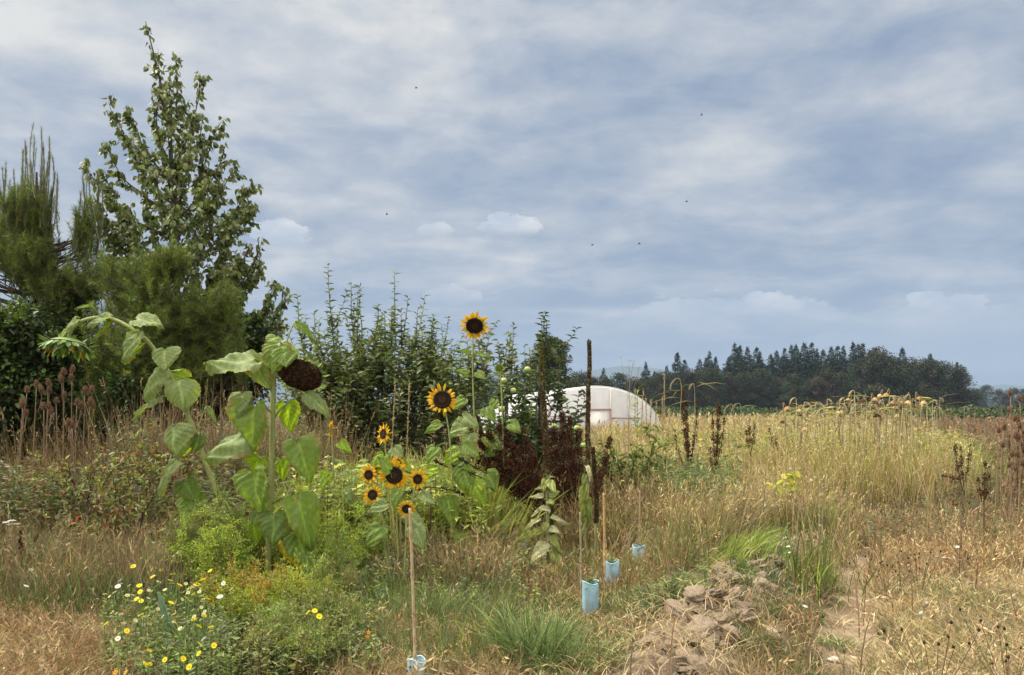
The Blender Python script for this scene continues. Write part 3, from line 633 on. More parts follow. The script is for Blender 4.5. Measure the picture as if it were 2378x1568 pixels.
def pine(name, seed, Y, trunk, shoots, label, cols, fuzz, nlen=.10, per=85, cat='pine'):
    """soft-needled pine: shoots are (centre px, py, radius px, depth radius m, count, up bias, length)"""
    r = rng(seed); base = pt(trunk[0][0], trunk[0][1], Y); base[2] = 0
    root = thing(name, base, label, cat); tg = Geo(); g = Geo()
    T = spline([base] + [pt(x, y, Y) for x, y in trunk[1:]], 30); tg.tubes(T, np.linspace(.09, .015, 30), (.08, .06, .045), 6)
    for (cx, cy, rx, ry, rd, n, upb, ln) in shoots:
        c = pt(cx, cy, Y); ax = np.array([rx / FD * Y, rd, ry / FD * Y])
        v = r.normal(0, 1, (n, 3)); v /= np.linalg.norm(v, axis=1, keepdims=True)
        nb = max(4, n // 22); cv = r.normal(0, 1, (nb, 3)); cv /= np.linalg.norm(cv, axis=1, keepdims=True); cv[:, 1] -= .25; ci = r.integers(0, nb, n)      # billows
        tip = c + (cv[ci] * .58 * r.uniform(.6, 1.1, (nb, 1))[ci] + v * .46 * r.uniform(.6, 1.1, (n, 1))) * ax; v = v * .6 + cv[ci] * .4; tip[:, 2] = np.maximum(tip[:, 2], .1)
        d = v * (1 - upb) + UP * upb + r.normal(0, .18, (n, 3)); d /= np.linalg.norm(d, axis=1, keepdims=True)
        l = ln * r.uniform(.6, 1.3, n); st = tip - d * l[:, None]
        tone = pick(r, n, cols, None, .18)
        for i in range(n):
            cc = qcurve(st[i], tip[i], (0, 0, -.03 * l[i]), 5)
            tg.tubes(cc, np.linspace(.007, .002, 5), (.10, .08, .05), 3)
            if i % 4 == 0:
                k = int(np.argmin(np.abs(T[:, 2] - (st[i][2] - .25)))); tg.tubes(qcurve(T[k], st[i], (0, 0, -.08), 6), np.linspace(.016, .006, 6), (.08, .06, .045), 4)
            m = int(per * l[i] / .35 * fuzz); t = r.uniform(.05, 1.0, m); p, _ = along(cc, t)
            o = r.normal(0, 1, (m, 3)); o /= np.linalg.norm(o, axis=1, keepdims=True)
            nd = d[i] * .8 + o * .8
            g.needles(p, nd, nlen * r.uniform(.6, 1.25, m), .0052, np.clip(tone[i] * (1 + .2 * r.standard_normal((m, 1))), .01, .6))
    to_obj('trunk', tg, M_BARK, root); to_obj('needles', g, M_TLEAF, root)
PC = [(.13, .17, .03), (.16, .20, .035), (.10, .135, .028)]; PC2 = [(.16, .175, .08), (.20, .205, .10), (.12, .14, .05)]
pine('pine_tree', 71, 11.2, [(380, 1040), (375, 800), (370, 600)], [(365, 770, 150, 170, .9, 700, .35, .32), (290, 660, 90, 95, .7, 260, .4, .32), (400, 625, 90, 60, .6, 230, .5, .3), (500, 730, 75, 110, .6, 320, .35, .3), (535, 830, 50, 70, .5, 170, .6, .28), (440, 850, 110, 90, .8, 240, .5, .3), (250, 800, 80, 100, .7, 180, .5, .3), (240, 935, 90, 60, .6, 200, .75, .3)],
     'dense bright green soft needled pine bush under the slender tree', PC, 1.0)
pine('pine_tree', 72, 12.4, [(70, 1040), (85, 700), (85, 400)], [(90, 590, 95, 90, .7, 420, .65, .4), (75, 480, 55, 80, .5, 220, .85, .45), (150, 660, 85, 80, .6, 260, .6, .35), (20, 560, 50, 90, .5, 190, .8, .4), (110, 760, 130, 100, .8, 380, .5, .35), (-60, 600, 70, 120, .6, 130, .6, .4), (210, 520, 38, 80, .4, 110, .8, .4), (215, 620, 50, 70, .5, 120, .7, .35)],
     'tall thin topped pine at the far left of the picture', PC, .85)
def candles():                                        # bare looking upright leaders of the left pine
    o = [x for x in D.objects if x.name.startswith('pine_tree') and 'thin topped' in x['label']][0]; r = rng(73); g = Geo(); tg = Geo(); Y = 12.4
    for (x0, y0, x1, y1) in [(60, 420, 58, 330), (75, 400, 77, 288), (92, 400, 96, 300), (105, 410, 115, 318), (85, 450, 84, 345), (115, 440, 122, 365), (10, 470, 14, 378), (28, 480, 32, 398), (5, 500, -2, 420), (68, 470, 52, 380), (128, 480, 134, 405), (100, 470, 104, 370), (205, 450, 206, 385), (222, 470, 226, 400), (195, 480, 192, 410), (232, 500, 238, 430), (40, 500, 42, 430)]:
        for j in range(3):
            a = pt(x0 + r.normal(0, 7), y0 + 60, Y + r.normal(0, .2)); b = pt(x1 + r.normal(0, 9) * (j > 0), y1 + (12 + r.uniform(0, 45)) * (j > 0), Y + r.normal(0, .2))
            c = qcurve(a, b, ((b[0] - a[0]) * .3, 0, 0), 10); tg.tubes(c, np.linspace(.010, .003, 10), (.13, .11, .07), 4)
            m = 260; p, d = along(c, r.uniform(0, 1, m) ** .8); n = r.normal(0, 1, (m, 3)); n[:, 2] = 0
            g.needles(p, d / np.linalg.norm(d, axis=1, keepdims=True) * 1.1 + n * .33, .075, .0045, pick(r, m, PC2))
    to_obj('leader_shoot', tg, M_BARK, o); to_obj('leader_needles', g, M_TLEAF, o)
candles()

def bush(name, seed, Y, blobs, label, cols, leaf=.07, per=70, base=None, cat='bush', stems=True, lw=.6):
    r = rng(seed); b0 = pt(base or blobs[0][0], 1000, Y); b0[2] = 0; root = thing(name, b0, label, cat); tg, g = Geo(), Geo()
    for (cx, cy, rx, ry, rd, n) in blobs:
        c = pt(cx, cy, Y); ax = np.array([rx / FD * Y, rd, ry / FD * Y])
        v = r.normal(0, 1, (n, 3)); v /= np.linalg.norm(v, axis=1, keepdims=True); v[:, 1] -= .2
        tip = c + v * ax * r.uniform(.5, 1.02, (n, 1)); tip[:, 2] = np.maximum(.1, tip[:, 2])
        for i in range(n):
            s = b0 * .35 + c * .65 - UP * .3 if i % 2 else c - v[i] * ax * .2
            cc = qcurve(s, tip[i], (0, 0, .1), 6); tg.tubes(cc, np.linspace(.010, .002, 6), (.09, .07, .045), 3)
            m = per; p, d = along(cc, r.uniform(.35, 1, m)); o = r.normal(0, 1, (m, 3))
            p = p + o * .055; tone = pick(r, 1, cols, None, .2)
            g.leaves(p, o + UP * .2, o * .2 + UP + r.normal(0, .35, (m, 3)), leaf * r.uniform(.6, 1.2, m), leaf * lw * r.uniform(.7, 1.2, m), np.clip(tone * (1 + .2 * r.standard_normal((m, 1))), .01, .6), .2, .15, leaf < .075)
    to_obj('stems', tg, M_BARK, root); to_obj('foliage', g, M_TLEAF, root)
BD = [(.035, .055, .015), (.05, .08, .02), (.095, .14, .03), (.025, .04, .014)]
bush('broadleaf_bush', 74, 10.4, [(40, 780, 95, 90, .6, 120), (60, 900, 110, 90, .6, 120), (-80, 820, 110, 190, .8, 110), (150, 830, 60, 60, .4, 60), (20, 990, 90, 60, .5, 70)], 'dark leafy bush with a black hollow at the left edge', BD, .085, 46)
bush('broadleaf_bush', 75, 12.2, [(160, 800, 120, 160, .6, 130), (290, 900, 130, 130, .5, 130), (480, 880, 110, 100, .5, 110), (560, 780, 80, 70, .5, 80), (170, 960, 160, 80, .4, 110), (600, 850, 70, 90, .5, 80)], 'dark shrubs filling the space below the pines', BD, .085, 46)
bush('broadleaf_bush', 76, 10.9, [(300, 895, 80, 40, .4, 34)], 'sparse leafy shrub below the drooping green sunflower', [(.07, .11, .03), (.05, .08, .025)], .08, 34)

def whip_shrub(name, seed, Y, tips, root_px, label, blobs, leaf=.102, cat='fruit tree', dens=28, cols=None, wl=.42):
    """fruit tree shrub of long upright whips with small curved leaves set in pairs"""
    cols = cols or [(.10, .13, .04), (.145, .18, .06), (.21, .24, .11)]
    r = rng(seed); b0 = pt(root_px, 1000, Y); b0[2] = 0; root = thing(name, b0, label, cat); tg, g = Geo(), Geo()
    def clothe(c, t0, k=1.):
        L = np.linalg.norm(np.diff(c, axis=0), axis=1).sum(); n = int(L * dens * k * (1 - t0)) + 2
        t = np.linspace(t0, 1, n) + r.uniform(-.5, .5, n) / n; p, d = along(c, np.clip(t, 0, 1)); d = d / np.linalg.norm(d, axis=1, keepdims=True)
        ph = np.arange(n) * 2.4 + r.uniform(0, 6); o = np.stack([np.cos(ph), np.sin(ph), np.zeros(n)], 1)
        l = leaf * r.uniform(.75, 1.2, n) * np.clip(1.25 - .6 * t, .75, 1)
        g.leaves(p, o + d * .85 + r.normal(0, .2, (n, 3)), d * .5 - o * .8 + r.normal(0, .5, (n, 3)), l, l * .5, pick(r, n, cols, None, .18), .55, .3)
    for (px, py, x0, y0, dy) in tips:
        a = pt(x0, y0, Y + dy * .5); b = pt(px, py, Y + dy); c = qcurve(a, b, ((b[0] - a[0]) * .4, 0, .0), 12) + np.cumsum(r.normal(0, .006, (12, 3)), 0)
        tg.tubes(qcurve(b0, a, (0, 0, .1), 6), np.linspace(.025, .012, 6), (.09, .08, .06), 5)
        tg.tubes(c, np.linspace(.012, .0025, 12), (.10, .10, .07), 5); clothe(c, .0)
        for k in range(3):
            p, d = along(c, [r.uniform(.0, .45)]); v = r.normal(0, .35, 3) + UP; e = p[0] + v * r.uniform(.25, .5); q = qcurve(p[0], e, (v[0] * .08, 0, -.03), 7); tg.tubes(q, np.linspace(.006, .0018, 7), (.10, .10, .07), 3); clothe(q, .1)
    for (cx, cy, rx, ry, rd, n) in blobs:
        c0 = pt(cx, cy, Y); ax = np.array([rx / FD * Y, rd, ry / FD * Y])
        for i in range(n):
            p = c0 + r.uniform(-1, 1, 3) * ax; p[2] = max(p[2], .15); v = UP + r.normal(0, .33, 3); e = p + v * r.uniform(.5, 1.) * wl
            q = qcurve(p, e, (v[0] * .1, 0, 0), 7); tg.tubes(q, np.linspace(.007, .002, 7), (.10, .09, .065), 3); clothe(q, .0, 1.15)
    to_obj('branches', tg, M_BARK, root); to_obj('foliage', g, M_TLEAF, root); return root
whip_shrub('fruit_tree', 80, 11., [(690, 685, 715, 860, 0), (768, 616, 785, 860, .1), (728, 725, 750, 880, -.2), (745, 745, 765, 880, .2), (812, 660, 830, 850, 0), (838, 672, 850, 860, .2), (872, 705, 860, 860, -.2), (895, 720, 890, 860, .1), (920, 630, 905, 860, 0),
           (943, 692, 925, 860, .2), (965, 715, 945, 870, -.1), (1002, 735, 985, 880, 0), (1042, 735, 1005, 890, .1), (1030, 775, 1010, 900, -.2), (828, 700, 830, 860, -.3), (882, 745, 880, 880, .3), (905, 715, 900, 860, -.3), (788, 745, 800, 870, .3), (1010, 745, 990, 880, .2), (980, 760, 970, 880, 0), (700, 760, 730, 900, .2)],
           870, 'wide shrubby fruit tree with long upright leafy whips against the sky',
           [(800, 890, 95, 50, .5, 60), (910, 880, 90, 50, .5, 75), (760, 920, 70, 50, .5, 50), (870, 950, 180, 50, .6, 200), (1000, 900, 60, 40, .5, 45), (880, 1030, 190, 60, .5, 280)])
whip_shrub('fruit_tree', 81, 10.5, [(1190, 757, 1180, 900, 0), (1165, 800, 1168, 900, .1), (1180, 775, 1175, 900, .2), (1232, 812, 1222, 905, 0), (1120, 800, 1090, 880, .2), (1150, 850, 1110, 790, .1), (1085, 790, 1090, 900, .3)], 1170, 'young thin fruit sapling behind the highest sunflower', [(1180, 920, 40, 30, .3, 14), (1085, 890, 45, 50, .3, 34), (1060, 950, 50, 50, .3, 30)], dens=26)

def apple_bush():
    Y = 9.2; root = whip_shrub('apple_tree', 82, Y, [(1272, 746, 1255, 850, 0), (1255, 790, 1250, 850, .1), (1300, 900, 1290, 960, 0), (1215, 900, 1220, 980, 0), (1340, 960, 1330, 1000, .1), (1250, 860, 1245, 940, 0)], 1260,
        'dark leafy apple tree with pale green fruit beside the tunnel', [(1195, 1010, 55, 30, .5, 60), (1270, 1030, 60, 24, .5, 50), (1178, 935, 24, 22, .3, 14), (1240, 1090, 110, 45, .5, 120), (1285, 930, 12, 26, .2, 5)], leaf=.10, dens=30, wl=.24, cols=[(.06, .09, .035), (.09, .12, .045), (.04, .06, .028)])
    r = rng(83); spots = [(1170, 884), (1192, 907), (1150, 943), (1165, 950), (1225, 858), (1128, 1008), (1225, 1000), (1287, 990), (1290, 1040), (1340, 995), (1355, 1035), (1235, 960), (1180, 1060)]
    for (x, y) in spots:
        g = Geo(); n = 12; u = np.linspace(0, math.pi, 9); a = np.linspace(0, 2 * math.pi, n + 1); rr = r.uniform(.034, .042)
        prof = np.sin(u) * (1 + .06 * np.cos(u)); z = np.cos(u) * .92 - .12 * np.exp(-(u / .3) ** 2)
        c = pt(x, y, Y - .35)
        g.grid(np.stack([c[0] + rr * prof[:, None] * np.cos(a), c[1] + rr * prof[:, None] * np.sin(a), c[2] + rr * z[:, None] + a * 0], -1), (.34, .42, .12))
        f = to_obj('apple', g, M_FRUIT, root); g = Geo(); g.tubes(np.array([c + (0, 0, rr * .8), c + (.004, 0, rr * 1.2), c + (.01, 0, rr * 1.6)]), .003, (.12, .08, .04), 4)
        s = to_obj('stalk', g, M_STEM, f, origin=np.array(root.location))
apple_bush()

# ------------------------------------------------------------------ sunflowers
def leaf_mesh(g, base, tip, W, nrm, C, seed=0, droop=.15, cup=.12, asym=0., vein=1.75, heart=1.):
    """heart shaped leaf from base to tip, W = full width, nrm = facing hint"""
    r = rng(seed); base = np.asarray(base, float); tip = np.asarray(tip, float); d = tip - base; L = np.linalg.norm(d); d /= L
    n = np.asarray(nrm, float); s = np.cross(d, n); s /= np.linalg.norm(s); n = np.cross(s, d)
    A, B = 30, 19; t = np.linspace(0, 1, A)[:, None]; u = np.linspace(-1, 1, B)[None]; au = np.abs(u)
    w = np.sin(math.pi * np.minimum(1, t ** .62 * .985 + .012)) ** .8 * (1 - .15 * t) + .30 * (1 - t) ** 5
    w = w * (1 + .035 * np.sin(t * 70 + u * 2)) * (1 + .10 * np.sin(seed * 2.3 + u * 1.3))                         # toothed edge
    y = t * (1 - .0 * au) - heart * .20 * (1 - t) ** 2.2 * (au ** 1.1) * (1.3 - au * .35)
    y = y + .02 * np.sin(u * 5 + seed)
    rip = .026 * np.sin(40.8 * (t - .36 * au) + seed) * au ** .6 * (1 - .4 * t) + .085 * np.sin(5 * t + 3 * u + seed * 1.7) * au ** 1.5 + .035 * np.sin(9 * t - 7 * u + seed) + .03 * np.sin(24 * t + seed) * au ** 4
    z = cup * au ** 1.4 * w + rip - droop * np.maximum(t, 0) ** 2 - .10 * au ** 3
    P = base + d * (y * L)[..., None] + s * (u * w * W * .5 * (1 + asym * u))[..., None] + n * (z * L)[..., None]
    c = np.asarray(C, float) * np.ones((A, B, 1)); c = c * (1 + .06 * r.standard_normal((A, B, 1)))
    brn = np.clip((au - .80 + .35 * (vnoise(t * 7 + seed, u * 3 + 5 + 0 * t, seed + 2) - .5)) * 9, 0, 1)[..., None] * (.75 if seed % 3 == 0 else .22)
    c = c * (1 - brn) + np.array((.22, .15, .06)) * brn
    v = np.exp(-(au / .07) ** 2) + .45 * np.exp(-((((t - .36 * au) * 6.5) % 1.0 - .5) / .16) ** 2) * (au > .08)
    c = c * (1 + .30 * (fbm(t * 3 + seed * 3.1 + 9, u * 2.2 + 9 + 0 * t, 3, seed)[..., None] - .5)) * np.array([1, 1, 1]) 
    c = c * (1 + (vein - 1) * np.clip(v, 0, 1)[..., None] * np.array([1.1, 1., 1.2]))
    g.grid(P, np.clip(c, .01, .8))

SC = {'p': (.21, .265, .11), 'g': (.155, .225, .05), 'd': (.11, .165, .04), 'y': (.22, .31, .035), 'Y': (.50, .40, .04), 'o': (.50, .33, .06)}
def sun_leaf(root, Y, stem, att, base, tip, W, col, dy=0., nrm=(0, -.9, .45), seed=1, droop=.15, heart=1., pw=.0055, cup=.12):
    """att = px on the stem, base/tip px of the blade, W width in px; petiole joined into the leaf's own mesh"""
    a = pt(*att, Y); b = pt(*base, Y + dy); e = pt(*tip, Y + dy * 1.3 - .03); g = Geo()
    c = qcurve(a, b, (0, 0, .25 * np.linalg.norm(b - a)), 9)
    g.tubes(c, np.linspace(pw * 1.3, pw * .7, 9), (.24, .28, .12) if col not in 'yY' else (.28, .30, .12), 6)
    leaf_mesh(g, b, e, W / FD * Y, nrm, SC[col], seed, droop, cup, heart=heart)
    to_obj('leaf', g, M_SUNLEAF, root)
def stem(root, pts, r0, r1, K=50, col=((.24, .25, .08), (.27, .30, .11))):
    c = spline(pts, K); g = Geo(); C = np.linspace(0, 1, K)[:, None] * (np.array(col[1]) - col[0]) + col[0]
    g.tubes(c, np.linspace(r0, r1, K), C, 10); to_obj('stem', g, M_STEM, root); return c
def frame(n):
    n = np.asarray(n, float); n = n / np.linalg.norm(n); a = np.cross(n, (0, 0, 1.)); 
    if np.linalg.norm(a) < .05: a = np.cross(n, (0, 1., 0))
    a /= np.linalg.norm(a); return n, a, np.cross(a, n)
def finish_head(root, org, HB):          # the green back of the head is the part, the rest its sub-parts
    k = [h for h in HB if h[0] == ''][0]
    head = to_obj('flower_head', k[1], k[2], None, origin=org); head.parent = root; head.location = Vector([float(v) for v in org]) - root.location
    for nm, g, m in HB:
        if nm: o = to_obj(nm, g, m, None, origin=org); o.location = (0, 0, 0); o.parent = head
    return head
def flower_head(root, c, nrm, rd, lp, seed, petal=(.72, .40, .012), disk=(.022, .011, .007), npet=24, curl=.2, pw=.34, back=None, sweep=0., droopy=0.):
    """rd disk radius, lp petal length, nrm facing; petals in three loose rings"""
    r = rng(seed); n, a, b = frame(np.asarray(nrm, float) / np.linalg.norm(nrm) + r.normal(0, .13, 3)); org = np.asarray(c, float); HB = []
    def sub(nm, g, m): HB.append((nm, g, m))
    g = Geo(); K = 13; S = 34; rr = np.linspace(0, 1, K)[:, None]; th = np.linspace(0, 2 * math.pi, S + 1)[None]
    z = .16 * (1 - rr ** 2) + .05 * np.sin(th * 13 + rr * 30) * (rr * (1 - rr)) + .03 * (r.random((K, S + 1)) - .5) * (rr < .98)
    z[:, -1] = z[:, 0]; z = z + .14 * np.exp(-((rr - .86) / .10) ** 2) - .05 * np.exp(-(rr / .3) ** 2)
    V = org + (rr * np.cos(th))[..., None] * a * rd + (rr * np.sin(th))[..., None] * b * rd + z[..., None] * n * rd
    cc = np.array(disk) * (1 + .35 * (r.random((K, S + 1, 1)) - .5)); cc = cc + (rr < .34)[..., None] * np.array((.018, .012, .004)); g.grid(V, cc)
    sub('disk', g, M_DARK)
    g = Geo(); N = 0
    for ring, (cnt, ls, zz) in enumerate(((npet, 1., .04), (npet, .9, -.02), (int(npet * .8), 1.06, -.07))):
        th = (np.arange(cnt) + r.uniform(-.32, .32, cnt) + ring * .5) * 2 * math.pi / cnt
        for k in range(cnt):
            if r.random() < .12: continue
            o = a * math.cos(th[k]) + b * math.sin(th[k]); tl = r.uniform(-.45, .55) - droopy; dd = o + n * tl + r.normal(0, .07, 3)
            L = lp * ls * r.uniform(.6, 1.2); A = 6; t = np.linspace(0, 1, A)[:, None]; u = np.linspace(-1, 1, 3)[None]
            sd = np.cross(n, o); tw = r.uniform(-.5, .5); sd = sd * math.cos(tw) + n * math.sin(tw)
            w = np.sin(math.pi * np.clip(t * .93 + .07, 0, 1)) ** .75 * lp * pw * r.uniform(.8, 1.15)
            bend = r.uniform(-curl, curl)
            P = org + o * rd * .93 + n * rd * zz + dd * (t * L)[..., None] + sd * (u * w * .5)[..., None] + n * ((bend * t ** 2 - .10 * np.abs(u)) * L * .8)[..., None] - UP * (t ** 2 * L * droopy * .4)[..., None]
            pc = np.array(petal) * r.uniform(.88, 1.12) * np.array([1, r.uniform(.85, 1.2), 1])
            g.grid(P, np.clip(pc * (1 - .22 * np.exp(-t * 5))[..., None] * np.ones((A, 3, 1)), 0, .85))
    sub('petals', g, M_PETAL)
    g = Geo()
    K = 7; rr = np.linspace(0, 1, K)[:, None]; th = np.linspace(0, 2 * math.pi, 17)[None]     # green back of the head
    V = org + (rr * np.cos(th))[..., None] * a * rd * 1.02 + (rr * np.sin(th))[..., None] * b * rd * 1.02 - (n * rd) * ((1 - rr ** 2) * .38 + .10 * (rr < .99))[..., None] + 0 * th[..., None]
    g.grid(V, (.12, .19, .06)); sub('', g, M_STEM); g = Geo()
    m = 18; th = np.arange(m) * 2 * math.pi / m; o = a * np.cos(th)[:, None] + b * np.sin(th)[:, None]
    g.leaves(org + o * rd * .8 - n * rd * .15, o - n * .15 + r.normal(0, .12, (m, 3)), np.tile(n, (m, 1)), lp * .62, lp * .3, pick(r, m, [(.14, .21, .07), (.19, .26, .09)]), -.2, .1)
    sub('bracts', g, M_LEAF)
    return finish_head(root, org, HB)
def seed_head(root, c, nrm, rx, ry, seed, depth=.35, col=(.026, .011, .007)):
    """old drooping head: thick dark seed face with a ragged green rim"""
    r = rng(seed); n, a, b = frame(nrm); org = np.asarray(c, float)
    HB = []
    def sub(nm, g, m): HB.append((nm, g, m))
    g = Geo(); K, S = 40, 120; rr = np.linspace(0, 1, K)[:, None]; th = np.linspace(0, 2 * math.pi, S + 1)[None]
    ed = 1 + .035 * np.sin(3 * th + 1) + .03 * np.sin(7 * th); z = depth * (1 - rr ** 2.6) * (1 + .12 * np.sin(th * 2 + 1) * rr)
    xx, yy = rr * np.cos(th), rr * np.sin(th)
    z = z + .10 * (fbm(xx * 4 + 9, yy * 4 + 9, 3, 5) - .5) + .07 * (vnoise(xx * 26 + 70, yy * 26 + 70, 8) - .5) + .03 * (vnoise(xx * 40 + 70, yy * 40 + 70, 9) - .5)
    z = z - .10 * np.exp(-((yy + .12 + .25 * xx ** 2) / .045) ** 2) * (rr < .9)      # crease across the face
    V = org + (xx * ed)[..., None] * a * rx + (yy * ed)[..., None] * b * ry + z[..., None] * n * rx
    spk = (vnoise(xx * 30 + 50, yy * 30 + 50, 14) > .66)[..., None]
    cc = np.array(col) * np.ones((K, S + 1, 1)) * (1 + .5 * (fbm(xx * 6 + 5, yy * 6 + 5, 3, 3)[..., None] - .5)); cc = cc + spk * np.array((.14, .085, .04)) * .55
    g.grid(V, cc); sub('seeds', g, M_DARK)
    g = Geo(); K = 9; rr = np.linspace(0, 1, K)[:, None]; th = np.linspace(0, 2 * math.pi, 41)[None]
    V = org + (rr * np.cos(th))[..., None] * a * rx * 1.03 + (rr * np.sin(th))[..., None] * b * ry * 1.03 - n * rx * ((1 - rr ** 2) * .30 + .03)[..., None]
    g.grid(V, (.22, .25, .11)); sub('', g, M_STEM); g = Geo()
    m = 70; th = r.uniform(0, 2 * math.pi, m); o = a * np.cos(th)[:, None] * rx + b * np.sin(th)[:, None] * ry
    g.leaves(org + o * .98 - n * rx * .02, o / rx + n * r.uniform(-.5, .6, (m, 1)) + r.normal(0, .35, (m, 3)), np.tile(n, (m, 1)) + r.normal(0, .4, (m, 3)), rx * r.uniform(.15, .42, m), rx * .12, pick(r, m, [(.22, .28, .10), (.30, .33, .14), (.16, .20, .08)]), .4, .2)
    sub('bracts', g, M_LEAF); return finish_head(root, org, HB)

def big_sunflower():
    Y = 6.5; root = thing('sunflower', (X(624, Y), Y, H(X(624, Y), Y)), 'tall sunflower with a big brown drooping seed head and a thick straight stem', 'sunflower', 'sunflowers of the bed')
    P = lambda x, y, d=0.: pt(x, y, Y + d); b = np.array(root.location)
    stem(root, [b, P(622, 1340), P(627, 1200), P(632, 1050), P(634, 920), P(638, 845, .02), P(650, 805, .06), P(668, 795, .08), P(685, 815, .06), P(700, 852, .0)], .026, .016, 60)
    L = lambda *a, **k: sun_leaf(root, Y, None, *a, **k)
    L((634, 920), (592, 838), (474, 842), 92, 'p', -.10, (.15, -.55, .85), 2, .02, 1., cup=.04)
    L((632, 915), (590, 842), (620, 905), 60, 'p', -.04, (-.5, -.8, .4), 21, .2)
    L((640, 842), (648, 805), (632, 862), 72, 'g', -.14, (-.2, -1, .1), 3, .15)
    L((645, 830), (658, 812), (664, 850), 62, 'g', -.16, (.35, -1, .25), 4, .1)
    L((655, 802), (640, 782), (622, 800), 44, 'g', -.05, (-.3, -1, .4), 41, .1)
    L((664, 800), (686, 750), (742, 790), 26, 'g', .05, (.3, -.7, .8), 5, .25, .5)
    L((634, 962), (592, 946), (572, 1040), 104, 'g', -.12, (-.3, -1, .35), 6, .3, 1.1, cup=.3)
    L((634, 962), (562, 916), (548, 968), 60, 'p', -.1, (-.3, -1, .5), 61, .1)
    L((636, 975), (665, 940), (676, 1004), 56, 'y', .10, (.2, -1, .1), 7, .12)
    L((636, 970), (716, 915), (772, 965), 44, 'p', .0, (.2, -.7, .7), 8, .25, .6)
    L((630, 1080), (560, 1010), (462, 1050), 84, 'p', -.05, (.1, -.6, .8), 9, .25, cup=-.2)
    L((632, 1140), (590, 1102), (596, 1190), 88, 'g', -.16, (-.3, -1, .2), 10, .3, cup=.35)
    L((634, 1110), (602, 1062), (588, 1100), 60, 'y', .12, (0, -1, .2), 11, .1)
    L((634, 1090), (652, 1068), (658, 1118), 40, 'y', .12, (.2, -1, 0), 111, .1)
    L((634, 1075), (692, 1028), (722, 1112), 84, 'g', -.14, (.35, -1, .25), 12, .35, cup=.3)
    L((632, 1170), (692, 1165), (728, 1272), 80, 'g', -.16, (.45, -1, .25), 13, .35, cup=.3)
    L((630, 1200), (636, 1198), (632, 1268), 70, 'd', -.20, (-.05, -1, .15), 14, .1)
    L((628, 1200), (600, 1190), (590, 1222), 46, 'd', -.05, (-.2, -1, .2), 15, .1)
    L((628, 1210), (588, 1215), (596, 1262), 56, 'y', .10, (-.1, -1, .1), 16, .1)
    L((628, 1262), (690, 1246), (724, 1330), 66, 'g', -.10, (.2, -1, .2), 17, .15)
    L((628, 1280), (662, 1262), (690, 1320), 40, 'Y', .05, (.2, -1, .1), 18, .15)
    L((624, 1340), (632, 1350), (630, 1408), 56, 'y', -.15, (0, -1, .1), 19, .1)
    L((624, 1330), (560, 1290), (520, 1330), 60, 'y', .1, (0, -1, .4), 20, .1)
    seed_head(root, P(698, 872, -.02), (-.10, -.74, -.66), 51 / FD * Y, 46 / FD * Y, 30, .36)
    return root
big_sunflower()
